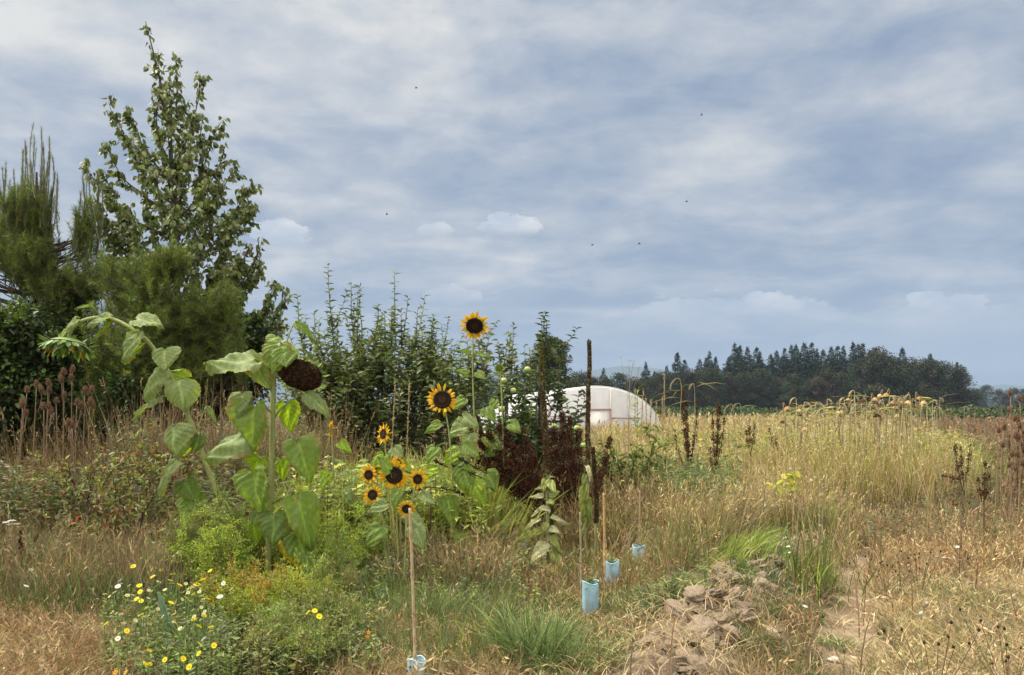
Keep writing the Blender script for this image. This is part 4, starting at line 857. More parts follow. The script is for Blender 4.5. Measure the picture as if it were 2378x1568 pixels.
def arching_sunflower():
    Y = 6.8; b = np.array([X(556, Y), Y, H(X(556, Y), Y)]); root = thing('sunflower', b, 'sunflower arching over to the left with a green nodding bud head', 'sunflower', 'sunflowers of the bed')
    P = lambda x, y, d=0.: pt(x, y, Y + d)
    stem(root, [b, P(548, 1290), P(518, 1180), P(487, 1100), P(460, 1025), P(432, 955), P(404, 890), P(378, 842), P(342, 792), P(300, 760), P(262, 742), P(222, 738), P(186, 748), P(164, 770), P(160, 792)], .024, .013, 80)
    L = lambda *a, **k: sun_leaf(root, Y, None, *a, **k)
    L((322, 775), (318, 742), (376, 752), 52, 'p', -.08, (.1, -.7, .8), 1, .1)
    L((322, 778), (320, 778), (278, 838), 50, 'p', -.10, (-.3, -.9, .4), 2, .1)
    L((350, 800), (330, 800), (284, 842), 24, 'y', .02, (-.4, -.7, .2), 3, .1, .4)
    L((368, 822), (382, 812), (382, 858), 66, 'p', -.12, (0, -.9, .5), 4, .1)
    L((398, 880), (362, 858), (316, 920), 70, 'p', -.10, (-.4, -.8, .5), 5, .35, cup=-.25)
    L((405, 885), (432, 878), (384, 862), 36, 'y', .05, (0, -1, .3), 6, .1)
    L((412, 905), (416, 886), (426, 944), 78, 'p', -.14, (.2, -.8, .6), 7, .4, cup=-.3)
    L((432, 960), (372, 918), (304, 975), 28, 'p', -.05, (-.3, -.6, .75), 8, .05, .4)
    L((458, 1020), (402, 992), (396, 1056), 82, 'p', -.12, (-.3, -1, .35), 9, .3, cup=-.25)
    L((462, 1030), (432, 1012), (416, 1064), 46, 'y', .06, (.1, -1, .1), 10, .1)
    L((466, 1040), (462, 1012), (452, 1052), 40, 'd', -.02, (.3, -1, .1), 11, .1)
    L((478, 1085), (408, 1072), (356, 1152), 52, 'p', -.12, (-.4, -.7, .6), 12, .2, .5)
    L((495, 1125), (430, 1120), (452, 1165), 62, 'd', -.05, (-.1, -1, .2), 13, .1)
    L((505, 1150), (442, 1150), (470, 1190), 66, 'g', -.02, (.1, -.8, .5), 131, .1)
    L((520, 1190), (440, 1180), (430, 1232), 44, 'y', -.05, (-.1, -1, .2), 14, .1)
    L((530, 1230), (445, 1235), (432, 1320), 52, 'p', -.12, (-.2, -1, .4), 15, .15)
    L((545, 1280), (500, 1280), (560, 1340), 56, 'y', -.10, (.1, -1, .3), 16, .1)
    L((240, 738), (252, 736), (200, 752), 34, 'p', -.04, (-.1, -.6, .8), 17, .1)
    L((262, 742), (262, 742), (212, 790), 16, 'y', .0, (-.4, -.8, .2), 18, .05, .3)
    L((190, 748), (174, 745), (132, 792), 30, 'p', -.04, (-.5, -.7, .4), 19, .05)
    L((235, 738), (208, 712), (178, 712), 14, 'g', 0, (0, -.6, .8), 20, .1, .4)
    L((235, 738), (208, 712), (216, 698), 12, 'g', 0, (.3, -.8, .3), 22, .1, .4)
    L((455, 1020), (480, 945), (506, 985), 14, 'p', .1, (.4, -.8, .3), 23, .1, .4)
    r = rng(31); c = P(158, 800); n, a, bb = frame((-.05, -.20, -.97)); org = c
    HB = []; g = Geo(); rx = 44 / FD * Y; K = 9; rr = np.linspace(0, 1, K)[:, None]; th = np.linspace(0, 2 * math.pi, 41)[None]
    g.grid(org + (rr * np.cos(th))[..., None] * a * rx + (rr * np.sin(th))[..., None] * bb * rx - n * rx * ((1 - rr ** 2) * .35)[..., None], (.16, .23, .08))
    g.grid(org + (rr * np.cos(th))[..., None] * a * rx * .9 + (rr * np.sin(th))[..., None] * bb * rx * .9 + n * rx * ((1 - rr ** 2) * .12)[..., None] + 0 * th[..., None], (.10, .13, .04))
    HB.append(('', g, M_STEM))
    g = Geo()
    for ring in range(3):
        m = 20; th = (np.arange(m) + ring / 3 + r.uniform(-.2, .2, m)) * 2 * math.pi / m; oo = a * np.cos(th)[:, None] + bb * np.sin(th)[:, None]
        g.leaves(org + oo * rx * (.95 - .06 * ring), oo * (.55 - .2 * ring) + n * r.uniform(.3, 1., (m, 1)) + r.normal(0, .15, (m, 3)), oo, rx * r.uniform(.45, .8, m), rx * .28, pick(r, m, [(.14, .22, .06), (.20, .27, .11), (.11, .17, .04)]), -.2, .1)
    m = 8; th = r.uniform(0, 6.28, m); oo = a * np.cos(th)[:, None] + bb * np.sin(th)[:, None]
    g.leaves(org + oo * rx * .95, oo * 1. - n * r.uniform(.2, .9, (m, 1)), -n + oo * 0, rx * .6, rx * .16, pick(r, m, [(.22, .29, .12)]), .1, .1)
    HB.append(('bracts', g, M_LEAF))
    g = Geo(); m = 5; th = np.array([3.0, 2.6, .1, .5, 4.6]); oo = a * np.cos(th)[:, None] + bb * np.sin(th)[:, None]
    g.leaves(org + oo * rx * .9 + n * rx * .1, n + oo * .1, oo, rx * .6, rx * .16, (.65, .30, .02), -.2, .1)
    HB.append(('petals', g, M_PETAL)); finish_head(root, org, HB)
arching_sunflower()

def small_sunflower(seed, Y, pts, head, nrm, rd, lp, label, leaves=(), npet=20, r0=.010, r1=.006, **kw):
    b = pt(pts[0][0], 1000, Y); b[2] = H(b[0], b[1]); root = thing('sunflower', b, label, 'sunflower', 'sunflowers of the bed')
    q = [b] + [pt(x, y, Y) for x, y in pts[1:]] + [pt(head[0], head[1], Y) - np.asarray(nrm, float) / np.linalg.norm(nrm) * rd / FD * Y * .3]
    stem(root, q, r0, r1, 30)
    for i, l in enumerate(leaves): sun_leaf(root, Y, None, *l[:5], dy=l[5] if len(l) > 5 else -.05, nrm=l[6] if len(l) > 6 else (0, -.85, .6), seed=seed * 10 + i, droop=.15, pw=.003)
    flower_head(root, pt(head[0], head[1], Y - .02), nrm, rd / FD * Y, lp / FD * Y, seed, npet=npet, **kw)
    return root
small_sunflower(41, 7.8, [(1106, 0), (1104, 1150), (1102, 1000), (1098, 880), (1098, 800)], (1102, 757), (.15, -.86, -.48), 20, 17, 'highest yellow sunflower standing alone against the sky',
    [((1098, 880), (1086, 868), (1060, 858), 22, 'g'), ((1098, 870), (1108, 866), (1128, 880), 22, 'g'), ((1098, 830), (1090, 820), (1062, 812), 16, 'g'), ((1098, 825), (1112, 822), (1140, 830), 14, 'g'), ((1100, 920), (1075, 925), (1050, 950), 30, 'g'),
     ((1102, 960), (1130, 950), (1150, 978), 34, 'g'), ((1102, 1000), (1078, 985), (1040, 1010), 40, 'p'), ((1103, 1030), (1130, 1015), (1165, 1040), 40, 'g'), ((1104, 1080), (1075, 1065), (1055, 1105), 44, 'd'), ((1104, 1100), (1130, 1100), (1155, 1140), 44, 'g'), ((1100, 1000), (1090, 1010), (1085, 1050), 46, 'p', -.1)], npet=18, curl=.5, petal=(.74, .42, .01))
small_sunflower(42, 7.2, [(1052, 0), (1053, 1200), (1050, 1100), (1042, 1000)], (1027, 928), (-.10, -1, .05), 21, 17, 'yellow sunflower with a dark centre on a mid height stem below the highest one',
    [((1042, 985), (1020, 985), (985, 1002), 26, 'g'), ((1044, 990), (1075, 968), (1112, 990), 36, 'p'), ((1046, 1030), (1010, 1040), (990, 1075), 34, 'g'), ((1046, 1050), (1080, 1035), (1115, 1060), 42, 'g'), ((1050, 1100), (1075, 1090), (1095, 1150), 54, 'g'), ((1052, 1110), (1095, 1120), (1130, 1170), 50, 'y'),
     ((1050, 1090), (1015, 1085), (985, 1110), 36, 'y'), ((1053, 1150), (1040, 1160), (1052, 1230), 48, 'g'), ((1053, 1250), (1070, 1240), (1062, 1290), 44, 'y'), ((1053, 1280), (1055, 1286), (1060, 1322), 26, 'o'), ((1048, 1060), (1060, 1045), (1030, 1080), 40, 'y', .1)], npet=18)
BR = [((915, 1150), (905, 1090), (880, 1060), 34, 'g'), ((918, 1180), (895, 1170), (850, 1190), 36, 'p'), ((920, 1200), (950, 1195), (985, 1235), 40, 'p'), ((918, 1230), (880, 1225), (850, 1270), 50, 'g'), ((920, 1160), (925, 1140), (915, 1185), 30, 'g', -.12)]
small_sunflower(43, 6.6, [(925, 0), (925, 1300), (920, 1180)], (915, 1104), (.0, -1, .06), 20, 18, 'largest and middle flower of the low sunflower cluster', BR, npet=20)
small_sunflower(44, 6.75, [(915, 0), (905, 1300), (885, 1180)], (856, 1103), (-.55, -1, .05), 11.5, 13, 'small sunflower left of the big one in the low cluster, upper of two', [((895, 1200), (870, 1170), (835, 1165), 26, 'p')], npet=15)
small_sunflower(45, 6.65, [(912, 0), (900, 1300), (880, 1210)], (865, 1149), (-.2, -1, .12), 12, 14, 'small sunflower lower left in the low cluster beside the feathery weeds', [((890, 1230), (865, 1225), (838, 1250), 28, 'g')], npet=15)
small_sunflower(46, 6.7, [(930, 0), (940, 1300), (955, 1180)], (970, 1113), (.5, -1, .1), 11.5, 14, 'small sunflower right of the big one in the low cluster', [((950, 1200), (980, 1150), (1010, 1170), 26, 'p')], npet=15)
small_sunflower(47, 6.45, [(935, 0), (940, 1320), (943, 1240)], (944, 1182), (.15, -1, .1), 10.5, 12, 'lowest sunflower of the cluster just above the bamboo cane', [((943, 1230), (965, 1225), (985, 1275), 44, 'p')], npet=15)
small_sunflower(48, 7.0, [(925, 0), (915, 1300), (900, 1100)], (890, 1008), (-.75, -1, .1), 12, 14, 'yellow sunflower turned aside above the low cluster', [((903, 1080), (890, 1060), (860, 1110), 40, 'y'), ((900, 1060), (915, 1040), (935, 1060), 34, 'p'), ((905, 1080), (925, 1075), (955, 1095), 30, 'y')], npet=15)
small_sunflower(49, 7.3, [(790, 0), (785, 1250), (775, 1100)], (768, 996), (-1., -.25, .1), 7, 12, 'small sunflower seen edge on beside the brown seed head', [((778, 1080), (790, 1030), (815, 1050), 26, 'y'), ((780, 1120), (760, 1100), (745, 1140), 34, 'y'), ((780, 1150), (800, 1140), (830, 1180), 34, 'p')], npet=10, pw=.45)
small_sunflower(50, 6.9, [(930, 0), (930, 1300), (930, 1150)], (927, 1072), (.8, -.35, .6), 7, 11, 'small sunflower peeking out behind the top right of the biggest cluster flower', (), npet=12)
small_sunflower(51, 6.9, [(905, 0), (895, 1300), (880, 1150)], (872, 1088), (-.5, .2, .8), 7, 10, 'partly hidden sunflower behind the upper left flower of the cluster', (), npet=12)
small_sunflower(52, 6.9, [(945, 0), (955, 1300)], (957, 1262), (.4, -.8, .6), 7, 9, 'tiny low sunflower in the shade right of the bamboo cane', [((955, 1290), (965, 1270), (990, 1290), 26, 'g')], npet=12)
small_sunflower(53, 7.9, [(1172, 0), (1170, 1100), (1166, 950), (1163, 880)], (1159, 855), (-.05, -1, .05), 7.5, 6, 'green unopened sunflower bud on a stalk near the sapling', [((1168, 940), (1150, 930), (1140, 955), 22, 'g'), ((1168, 1000), (1185, 985), (1210, 1000), 34, 'g'), ((1170, 1060), (1150, 1040), (1125, 1060), 34, 'g')], petal=(.20, .26, .05), disk=(.08, .09, .01), npet=16)
# ------------------------------------------------------------------ dead stalks, weeds and small plants
def dock(name, seed, Y, spikes, label, group=None, col=((.055, .022, .014), (.10, .042, .022), (.04, .018, .012), (.16, .075, .04)), w=.03, root_px=None, cat='dock', dens=420, stemc=(.07, .035, .02)):
    """dead seeding stalks: spikes = (x0,y0,x1,y1,bendx) in picture px, thick with tiny rust brown seeds"""
    r = rng(seed); b = pt(root_px or spikes[0][0], 1000, Y); b[2] = H(b[0], b[1]); root = thing(name, b, label, cat, group)
    for (x0, y0, x1, y1, bx, k) in spikes:
        a = pt(x0, y0, Y); e = pt(x1, y1, Y + r.normal(0, .1)); a[2] = max(a[2], b[2] - .02)
        c = qcurve(a, e, (bx / FD * Y, 0, abs(bx) * .5 / FD * Y), 16); g = Geo(); L = np.linalg.norm(np.diff(c, axis=0), axis=1).sum()
        g.tubes(c, np.linspace(.006, .0025, 16), stemc, 4)
        m = int(L * dens * k); t = r.uniform(.18, 1, m); t = t[(np.sin(t * L * 34 + seed) > -.55)]; m = len(t); p, d = along(c, t); d /= np.linalg.norm(d, axis=1, keepdims=True)
        o = r.normal(0, 1, (m, 3)); o /= np.linalg.norm(o, axis=1, keepdims=True); ww = w * (1.2 - .75 * t) * r.random(m) ** .6
        g.leaves(p + o * ww[:, None], o + d * .8, r.normal(0, 1, (m, 3)), r.uniform(.012, .026, m), r.uniform(.010, .018, m), pick(r, m, list(col), None, .3), 0, .2, True)
        to_obj('seed_spike', g, M_DARK, root)
    g = Geo(); a = b.copy(); e = pt(spikes[0][0], spikes[0][1], Y); e[2] = max(e[2], a[2] + .05)
    g.tubes(qcurve(a, e, (0, 0, 0), 5), .007, stemc, 5); to_obj('stem', g, M_STEM, root)
    return root
GD = 'dead dark dock stalks in the field'
dock('dock_plant', 90, 7.95, [(1240, 1190, 1070, 1010, -20, 1.3), (1250, 1190, 1100, 985, -10, 1.4), (1245, 1180, 1085, 1045, -30, 1.2), (1255, 1190, 1130, 1000, -5, 1.4), (1260, 1190, 1150, 1030, 0, 1.5), (1270, 1200, 1180, 1010, 0, 1.6), (1280, 1200, 1200, 1040, 0, 1.6), (1265, 1150, 1165, 1060, -10, 1.5), (1235, 1150, 1120, 1060, -20, 1.2), (1235, 1170, 1140, 1085, -10, 1.4), (1260, 1200, 1215, 1000, 0, 1.6), (1240, 1160, 1110, 1020, -18, 1.5), (1245, 1190, 1160, 990, -8, 1.5), (1250, 1190, 1190, 1080, -4, 1.6), (1262, 1200, 1235, 1040, 0, 1.6), (1225, 1120, 1095, 1000, -18, 1.4)],
     'broad mass of dark brown dock plumes leaning left below the apple tree', w=.07, dens=1500)
dock('dock_plant', 91, 8.3, [(1300, 1210, 1285, 980, 0, 1.6), (1310, 1210, 1305, 960, 4, 1.6), (1325, 1210, 1322, 975, 4, 1.6), (1300, 1200, 1262, 1000, -6, 1.5), (1330, 1210, 1345, 1000, 0, 1.4), (1315, 1200, 1335, 1060, 0, 1.5), (1290, 1210, 1275, 1050, 0, 1.5), (1345, 1200, 1352, 1050, 0, 1.2)],
     'upright dark brown dock mass between the two tall mullein spikes', w=.07, dens=1500)
dock('dock_plant', 92, 8.0, [(1355, 1215, 1420, 1005, 12, 1.2), (1350, 1210, 1395, 1090, 14, 1.), (1360, 1200, 1410, 1060, 16, 1.), (1352, 1230, 1382, 1120, 8, .9)], 'dark dock stalks curving right beside the right mullein', w=.04, dens=900)
dock('dock_plant', 93, 7.6, [(895, 1330, 905, 1150, -4, .9), (920, 1330, 898, 1170, -6, .9), (905, 1320, 925, 1180, 6, .8), (930, 1330, 960, 1160, 8, .8), (890, 1340, 880, 1200, -4, .7)], 'black dead stalks standing behind the low sunflower cluster', w=.022, col=((.02, .014, .012), (.035, .02, .014)))
dock('dock_plant', 94, 7.1, [(1000, 1130, 930, 1150, -6, 1.), (1000, 1132, 1075, 1150, 14, .9), (1040, 1085, 1010, 1070, -6, .9), (1120, 1110, 1045, 1078, -10, 1.), (1130, 1100, 1060, 1060, -12, .9), (940, 1230, 925, 1150, 0, .9)], 'thin black arching seed stems across the low sunflower cluster', w=.014, col=((.018, .012, .01), (.03, .018, .013)), root_px=1000)
for i, (Y, sp, lb) in enumerate([
    (11.0, [(1603, 1110, 1578, 880, -4, 1.), (1600, 1100, 1592, 930, 3, 1.1), (1605, 1120, 1566, 1000, -14, .8), (1606, 1060, 1618, 930, 8, .9), (1600, 1080, 1585, 905, 0, 1.2), (1596, 1110, 1612, 1010, 6, .9)], 'tallest branching dark dock stalk right of the tunnel'),
    (10.6, [(1662, 1120, 1668, 930, 0, 1.1), (1662, 1090, 1655, 955, -4, 1.1), (1664, 1080, 1684, 960, 6, .8), (1662, 1110, 1650, 1040, -8, .7), (1664, 1060, 1672, 935, 2, 1.2)], 'second dark dock stalk right of the tunnel, a slim single clump'),
    (11.6, [(1744, 1060, 1740, 975, 0, 1.), (1744, 1050, 1752, 985, 3, .9), (1744, 1060, 1733, 1000, -4, .8)], 'short dark dock stalk third from the tunnel'),
    (12.0, [(1800, 1050, 1788, 995, -4, .8), (1806, 1050, 1800, 1010, 0, .6)], 'small leaning dock tip in the straw field'),
    (11.5, [(1535, 1090, 1548, 1050, 4, .7), (1530, 1080, 1520, 1040, -2, .6)], 'small dark dock stub in front of the tunnel end'),
    (9.2, [(2236, 1140, 2218, 1025, -8, .8), (2238, 1130, 2232, 1040, -3, .8), (2240, 1120, 2252, 1035, 6, .7), (2230, 1115, 2190, 1105, -10, .7)], 'forked dark dock stalk in the right part of the field'),
    (8.4, [(2285, 1170, 2288, 1075, 0, 1.), (2280, 1165, 2272, 1110, -3, .9), (2288, 1160, 2296, 1100, 2, .8)], 'short dark dock stalk at the right beside the reddish weeds'),
    (9.6, [(2362, 1130, 2366, 970, 0, .9), (2372, 1120, 2378, 1000, 2, .9), (2352, 1120, 2344, 1010, -3, .8)], 'dark stalks rising at the right edge of the field'),
    (6.6, [(40, 1310, 20, 1250, -4, 1.), (50, 1310, 46, 1235, 0, 1.1), (60, 1310, 86, 1245, 8, 1.), (30, 1320, 10, 1290, -5, .8)], 'small dark red dock in the brown grass at the lower left')]):
    dock('dock_plant', 100 + i, Y, sp, lb, GD, w=.028 * Y / 10, dens=620)

def spindle(c0, ax, L, w, K=10, S=10):
    n, a, b = frame(ax); t = np.linspace(0, 1, K)[:, None]; th = np.linspace(0, 2 * math.pi, S + 1)[None]; rr = np.sin(math.pi * np.clip(t * .97 + .015, 0, 1)) ** .62 * w * .5 * (1.08 - .25 * t)
    return np.asarray(c0) + n * (t * L)[..., None] + (rr * np.cos(th))[..., None] * a + (rr * np.sin(th))[..., None] * b
def teasel(seed, Y, heads, label, group):
    """heads: (px, py) tops; one thing per stalk"""
    r = rng(seed); b = pt(heads[0][0] + r.normal(0, 8), 1000, Y); b[2] = 0; root = thing('teasel', b, label, 'teasel', group); stg = Geo(); tp = pt(*heads[0], Y)
    main = qcurve(b, tp - (0, 0, .06), (r.normal(0, .03), 0, 0), 12); stg.tubes(main, np.linspace(.008, .004, 12), (.22, .15, .09), 5)
    for j, (x, y) in enumerate(heads):
        c = pt(x, y, Y + (j > 0) * r.normal(0, .05)); L = r.uniform(.072, .095); w = L * .52
        if j: p, _ = along(main, [max(.3, 1 - (c[2] * -1 + tp[2] + .25) / max(.3, tp[2]))]); stg.tubes(qcurve(p[0], c - (0, 0, L), ((c[0] - p[0][0]) * .5, 0, -.05), 8), .004, (.22, .15, .09), 4)
        base = c - (0, 0, L); g = Geo(); V = spindle(base, (r.normal(0, .06), 0, 1), L, w); g.grid(V, (.11, .055, .03))
        m = 240; i1 = r.integers(1, 9, m); i2 = r.integers(0, 10, m); P = V[i1, i2] + r.normal(0, .003, (m, 3)); o = P - (base + (0, 0, L * .45)); o /= np.linalg.norm(o, axis=1, keepdims=True)
        g.needles(P, o + UP * .5, .016, .0028, pick(r, m, [(.24, .15, .09), (.17, .095, .055), (.30, .21, .13)]))
        g.needles(np.tile(base, (9, 1)), np.stack([np.cos(np.arange(9) * .7), np.sin(np.arange(9) * .7), np.full(9, .55)], 1), .07, .003, (.20, .13, .08))
        to_obj('seed_head', g, M_DARK, root)
    to_obj('stem', stg, M_STEM, root)
zz = lambda l: [((x / 2.614) / 1.0593, (600 + y / 2.614) / 1.0593) for x, y in l]
GT = 'dry teasels by the bushes on the left'
for i, (Y, hd, lb) in enumerate([(9.0, [(405, 795), (396, 838), (412, 950)], 'tallest pair of stacked teasel heads below the green nodding sunflower'), (9.1, [(465, 778), (458, 832)], 'tall teasel just right of the tallest pair'), (8.7, [(235, 875), (268, 915)], 'teasel with a fat reddish head on the left'),
    (8.8, [(310, 865), (316, 912)], 'teasel with two heads one above the other'), (9.0, [(545, 915), (590, 908)], 'teasel pair farther right under the pine bush'), (8.6, [(175, 912), (140, 985)], 'pale teasel farthest left of the group'), (8.4, [(282, 1018), (310, 1018), (330, 1050)], 'low cluster of small teasel heads'),
    (8.4, [(150, 1000), (168, 1060)], 'low teasel among the leaves on the left'), (8.9, [(495, 990), (520, 1010)], 'small teasel with two tiny heads'), (8.7, [(580, 985), (600, 1010)], 'small teasel near the tan stalks'), (8.5, [(465, 1135), (440, 1120)], 'lowest teasel head in the brown weeds'), (8.8, [(360, 985)], 'lone small teasel between the bigger ones')]):
    teasel(120 + i, Y, zz(hd), lb, GT)
z8 = lambda l: [((1850 + x / 1.821) / 1.0593, (800 + y / 1.821) / 1.0593) for x, y in l]
for i, (Y, hd, lb) in enumerate([(9.5, [(1158, 290), (1154, 362)], 'tall teasel against the sky at the right edge, left one'), (9.4, [(1200, 315), (1176, 400)], 'tall teasel against the sky at the right edge, right one'), (9.2, [(1130, 436), (1122, 520)], 'teasel with a small dark head at the right edge'), (9.0, [(1200, 432), (1180, 475), (1195, 482), (1188, 560)], 'branched teasel with many heads at the right edge'),
    (9.1, [(1205, 520), (1212, 600)], 'brown teasel low at the right edge'), (9.3, [(1105, 455)], 'thin teasel standing apart left of the edge group'), (9.0, [(1165, 560), (1150, 610)], 'short brown teasel behind the reddish weeds')]):
    teasel(140 + i, Y, z8(hd), lb, 'dry teasels at the right edge of the field')

def mullein(seed, Y, base, top, w, label, leaves, tipgreen=0.):
    r = rng(seed); b = pt(*base, Y); b[2] = H(b[0], b[1]); e = pt(*top, Y); root = thing('mullein', b, label, 'mullein'); c = qcurve(b, e, (.02, 0, 0), 40) + np.cumsum(r.normal(0, .002, (40, 3)), 0)
    g = Geo(); g.tubes(c, np.linspace(.016, .008, 40), (.20, .21, .09), 8); to_obj('stem', g, M_STEM, root)
    g = Geo(); S = 0.42; c2 = c[int(40 * S):]; K = len(c2); rad = w * .8 * (1.1 - .45 * np.linspace(0, 1, K)) * (1 + .22 * r.standard_normal(K)); rad[-1] *= .4
    C = np.where(np.linspace(0, 1, K)[:, None] > 1 - tipgreen, np.array((.19, .19, .05)), np.array((.11, .07, .035))) * np.ones((K, 3)); g.tubes(c2, rad, C, 9)
    m = 2600; t = r.random(m); p, d = along(c2, t); o = r.normal(0, 1, (m, 3)); o[:, 2] *= .2; o /= np.linalg.norm(o, axis=1, keepdims=True)
    cc = pick(r, m, [(.13, .075, .035), (.18, .105, .05), (.08, .045, .025), (.18, .15, .06)], None, .3); gr = t > 1 - tipgreen; cc[gr] = pick(r, int(gr.sum()), [(.19, .19, .05), (.14, .13, .04)])
    g.leaves(p + o * (w * (1.05 - .45 * t) * .9)[:, None], o + UP * .5, r.normal(0, 1, (m, 3)), .016, .013, cc, 0, .3, True); to_obj('seed_spike', g, M_DARK, root)
    for i, (ax_, ay, tx, ty, wd, col) in enumerate(leaves):
        a = pt(ax_, ay, Y); q = pt(tx, ty, Y + r.uniform(-.15, .02)); g = Geo(); L = np.linalg.norm(q - a)
        s = a + (q - a) * .04; leaf_mesh(g, s, q, wd / FD * Y, (.1 * (1 if tx > ax_ else -1), -.75, .65), {'p': (.46, .46, .27), 'g': (.27, .31, .09), 'y': (.50, .44, .12)}[col], seed + i, .2, .15, vein=1.15, heart=.0)
        to_obj('leaf', g, M_LEAF, root)
z5 = lambda x, y: ((1240 + x / 4.125) / 1.0593, (1100 + y / 4.125) / 1.0593)
ML = [(420, 310, 520, 292, 22, 'p'), (425, 420, 322, 408, 22, 'p'), (415, 500, 255, 490, 40, 'p'), (450, 500, 565, 440, 60, 'g'), (440, 340, 520, 440, 70, 'g'), (440, 540, 500, 560, 60, 'g'), (430, 310, 400, 440, 60, 'g'), (470, 640, 355, 610, 60, 'p'), (380, 720, 185, 830, 42, 'p'), (460, 710, 660, 760, 40, 'p'), (350, 640, 268, 708, 26, 'p'),
      (450, 820, 570, 860, 60, 'p'), (425, 850, 105, 940, 46, 'g'), (430, 960, 258, 1178, 90, 'p'), (440, 1000, 150, 1300, 60, 'g'), (430, 760, 400, 880, 50, 'g'), (450, 900, 600, 1070, 60, 'g'), (470, 1040, 690, 1330, 90, 'g'), (470, 1100, 620, 1520, 70, 'g'), (440, 1150, 470, 1310, 80, 'y'), (440, 1220, 260, 1270, 40, 'g'), (440, 1150, 560, 1240, 50, 'g')]
def zl(l, f=z5):
    o = []
    for (a, b, c, d, w, k) in l: p, q = f(a, b), f(c, d); o.append((*p, *q, w / 4.125 / 1.0593 * 1.55, k))
    return o
mullein(160, 6.9, (1273, 1400), (1256, 800), .0155, 'tall mullein with pale drooping leaves and a long brown seed spike', zl(ML), .16)
mullein(161, 7.6, (1358, 1330), (1363, 792), .0155, 'dark mullein spike standing right of the leafy one in front of the tunnel', [(1360, 1120, 1350, 1210, 22, 'g'), (1362, 1150, 1376, 1220, 18, 'g'), (1360, 1190, 1345, 1250, 18, 'g'), (1362, 1080, 1372, 1110, 12, 'p'), (1362, 1215, 1385, 1190, 12, 'p'), (1360, 1100, 1352, 1130, 14, 'g')], 0.)
mullein(162, 7.2, (1283, 1330), (1280, 1130), .017, 'short mullein spike leaning on the tall leafy one', [], 1.)
mullein(163, 7.4, (1378, 1200), (1378, 1040), .014, 'small brown spike beside the dark mullein', [], 0.)

def fern_weed(seed, Y, px, h, spread, label, cols, group, n=21, stemc=(.16, .10, .05), density=1., size=.030):
    """bushy weed of fine feathery leaflets on thin reddish stems"""
    r = rng(seed); b = np.array([X(px, Y), Y, 0.]); b[2] = H(b[0], b[1]); root = thing('feathery_weed', b, label, 'weed', group); sg, g = Geo(), Geo()
    for i in range(n):
        az = r.uniform(0, 6.28); s = spread * r.random() ** .6; hh = h * r.uniform(.55, 1.05) * (1 - .35 * s / spread); e = b + (s * math.cos(az), s * math.sin(az) * .8, hh)
        c = qcurve(b + r.normal(0, .03, 3) * (1, 1, 0), e, (s * math.cos(az) * .3, s * math.sin(az) * .3, .05), 12); sg.tubes(c, np.linspace(.005, .0015, 12), stemc, 4); tone = pick(r, 1, cols, None, .15)
        for k in range(int(16 * density)):
            t = r.uniform(.15, 1) ; p, d = along(c, [t]); v = r.normal(0, .6, 3) + UP * .7; l = r.uniform(.06, .18) * (1.2 - .5 * t); q = qcurve(p[0], p[0] + v * l, (0, 0, .02), 5); sg.tubes(q, np.linspace(.0022, .001, 5), np.array(stemc) * .5 + (.07, .09, .02), 3)
            m = int(26 * density); pp, dd = along(q, r.uniform(.1, 1, m)); o = r.normal(0, 1, (m, 3)); dd /= np.linalg.norm(dd, axis=1, keepdims=True) + 1e-9
            g.leaves(pp + o * .006, o * .8 + dd * .7 + UP * .15, r.normal(0, 1, (m, 3)), size * r.uniform(.5, 1.2, m), size * .2, np.clip(tone * (1 + .22 * r.standard_normal((m, 1))), .01, .7), .1, .1, True)
    to_obj('stems', sg, M_STEM, root); to_obj('foliage', g, M_LEAF, root)
LG = [(.28, .37, .05), (.36, .44, .06), (.22, .30, .06)]; LY = [(.38, .40, .05), (.30, .36, .05), (.34, .25, .05)]; LO = [(.20, .26, .08), (.26, .32, .09), (.24, .22, .08)]
GF = 'feathery light green weeds round the sunflower stems'
for i, a in enumerate([(6.15, 500, .95, .30, 'feathery light green weed between the two big sunflower stems', LG), (6.85, 590, .98, .30, 'feathery bright green weed at the foot of the tall sunflower', LG), (6.8, 680, .95, .28, 'feathery weed just right of the tall sunflower stem', LG), (5.7, 545, .5, .26, 'yellowing feathery weed low in front of the sunflowers', LY), (5.6, 690, .46, .28, 'yellow tinged feathery weed behind the low flowers', LY),
    (6.4, 445, .95, .26, 'tall airy feathery weed over the left sunflower stem', LO), (6.5, 505, 1.05, .22, 'tallest feathery weed beside the arching sunflower stem', LO), (5.2, 760, .36, .28, 'low dull green bushy weed left of the bamboo cane', LO), (5.0, 650, .30, .28, 'low dense green weed at the bottom centre left', LO), (6.6, 790, .75, .26, 'feathery green weed under the low sunflower cluster', LG), (6.9, 860, .72, .22, 'small feathery weed left of the black stalks', LG), (4.75, 720, .22, .26, 'creeping fine green weed near the bottom of the picture', LO), (5.4, 610, .45, .28, 'feathery yellow green weed right of the yellow flowers', LY), (6.0, 770, .50, .25, 'feathery olive weed in the middle of the bed', LO)]):
    fern_weed(180 + i, *a, GF)
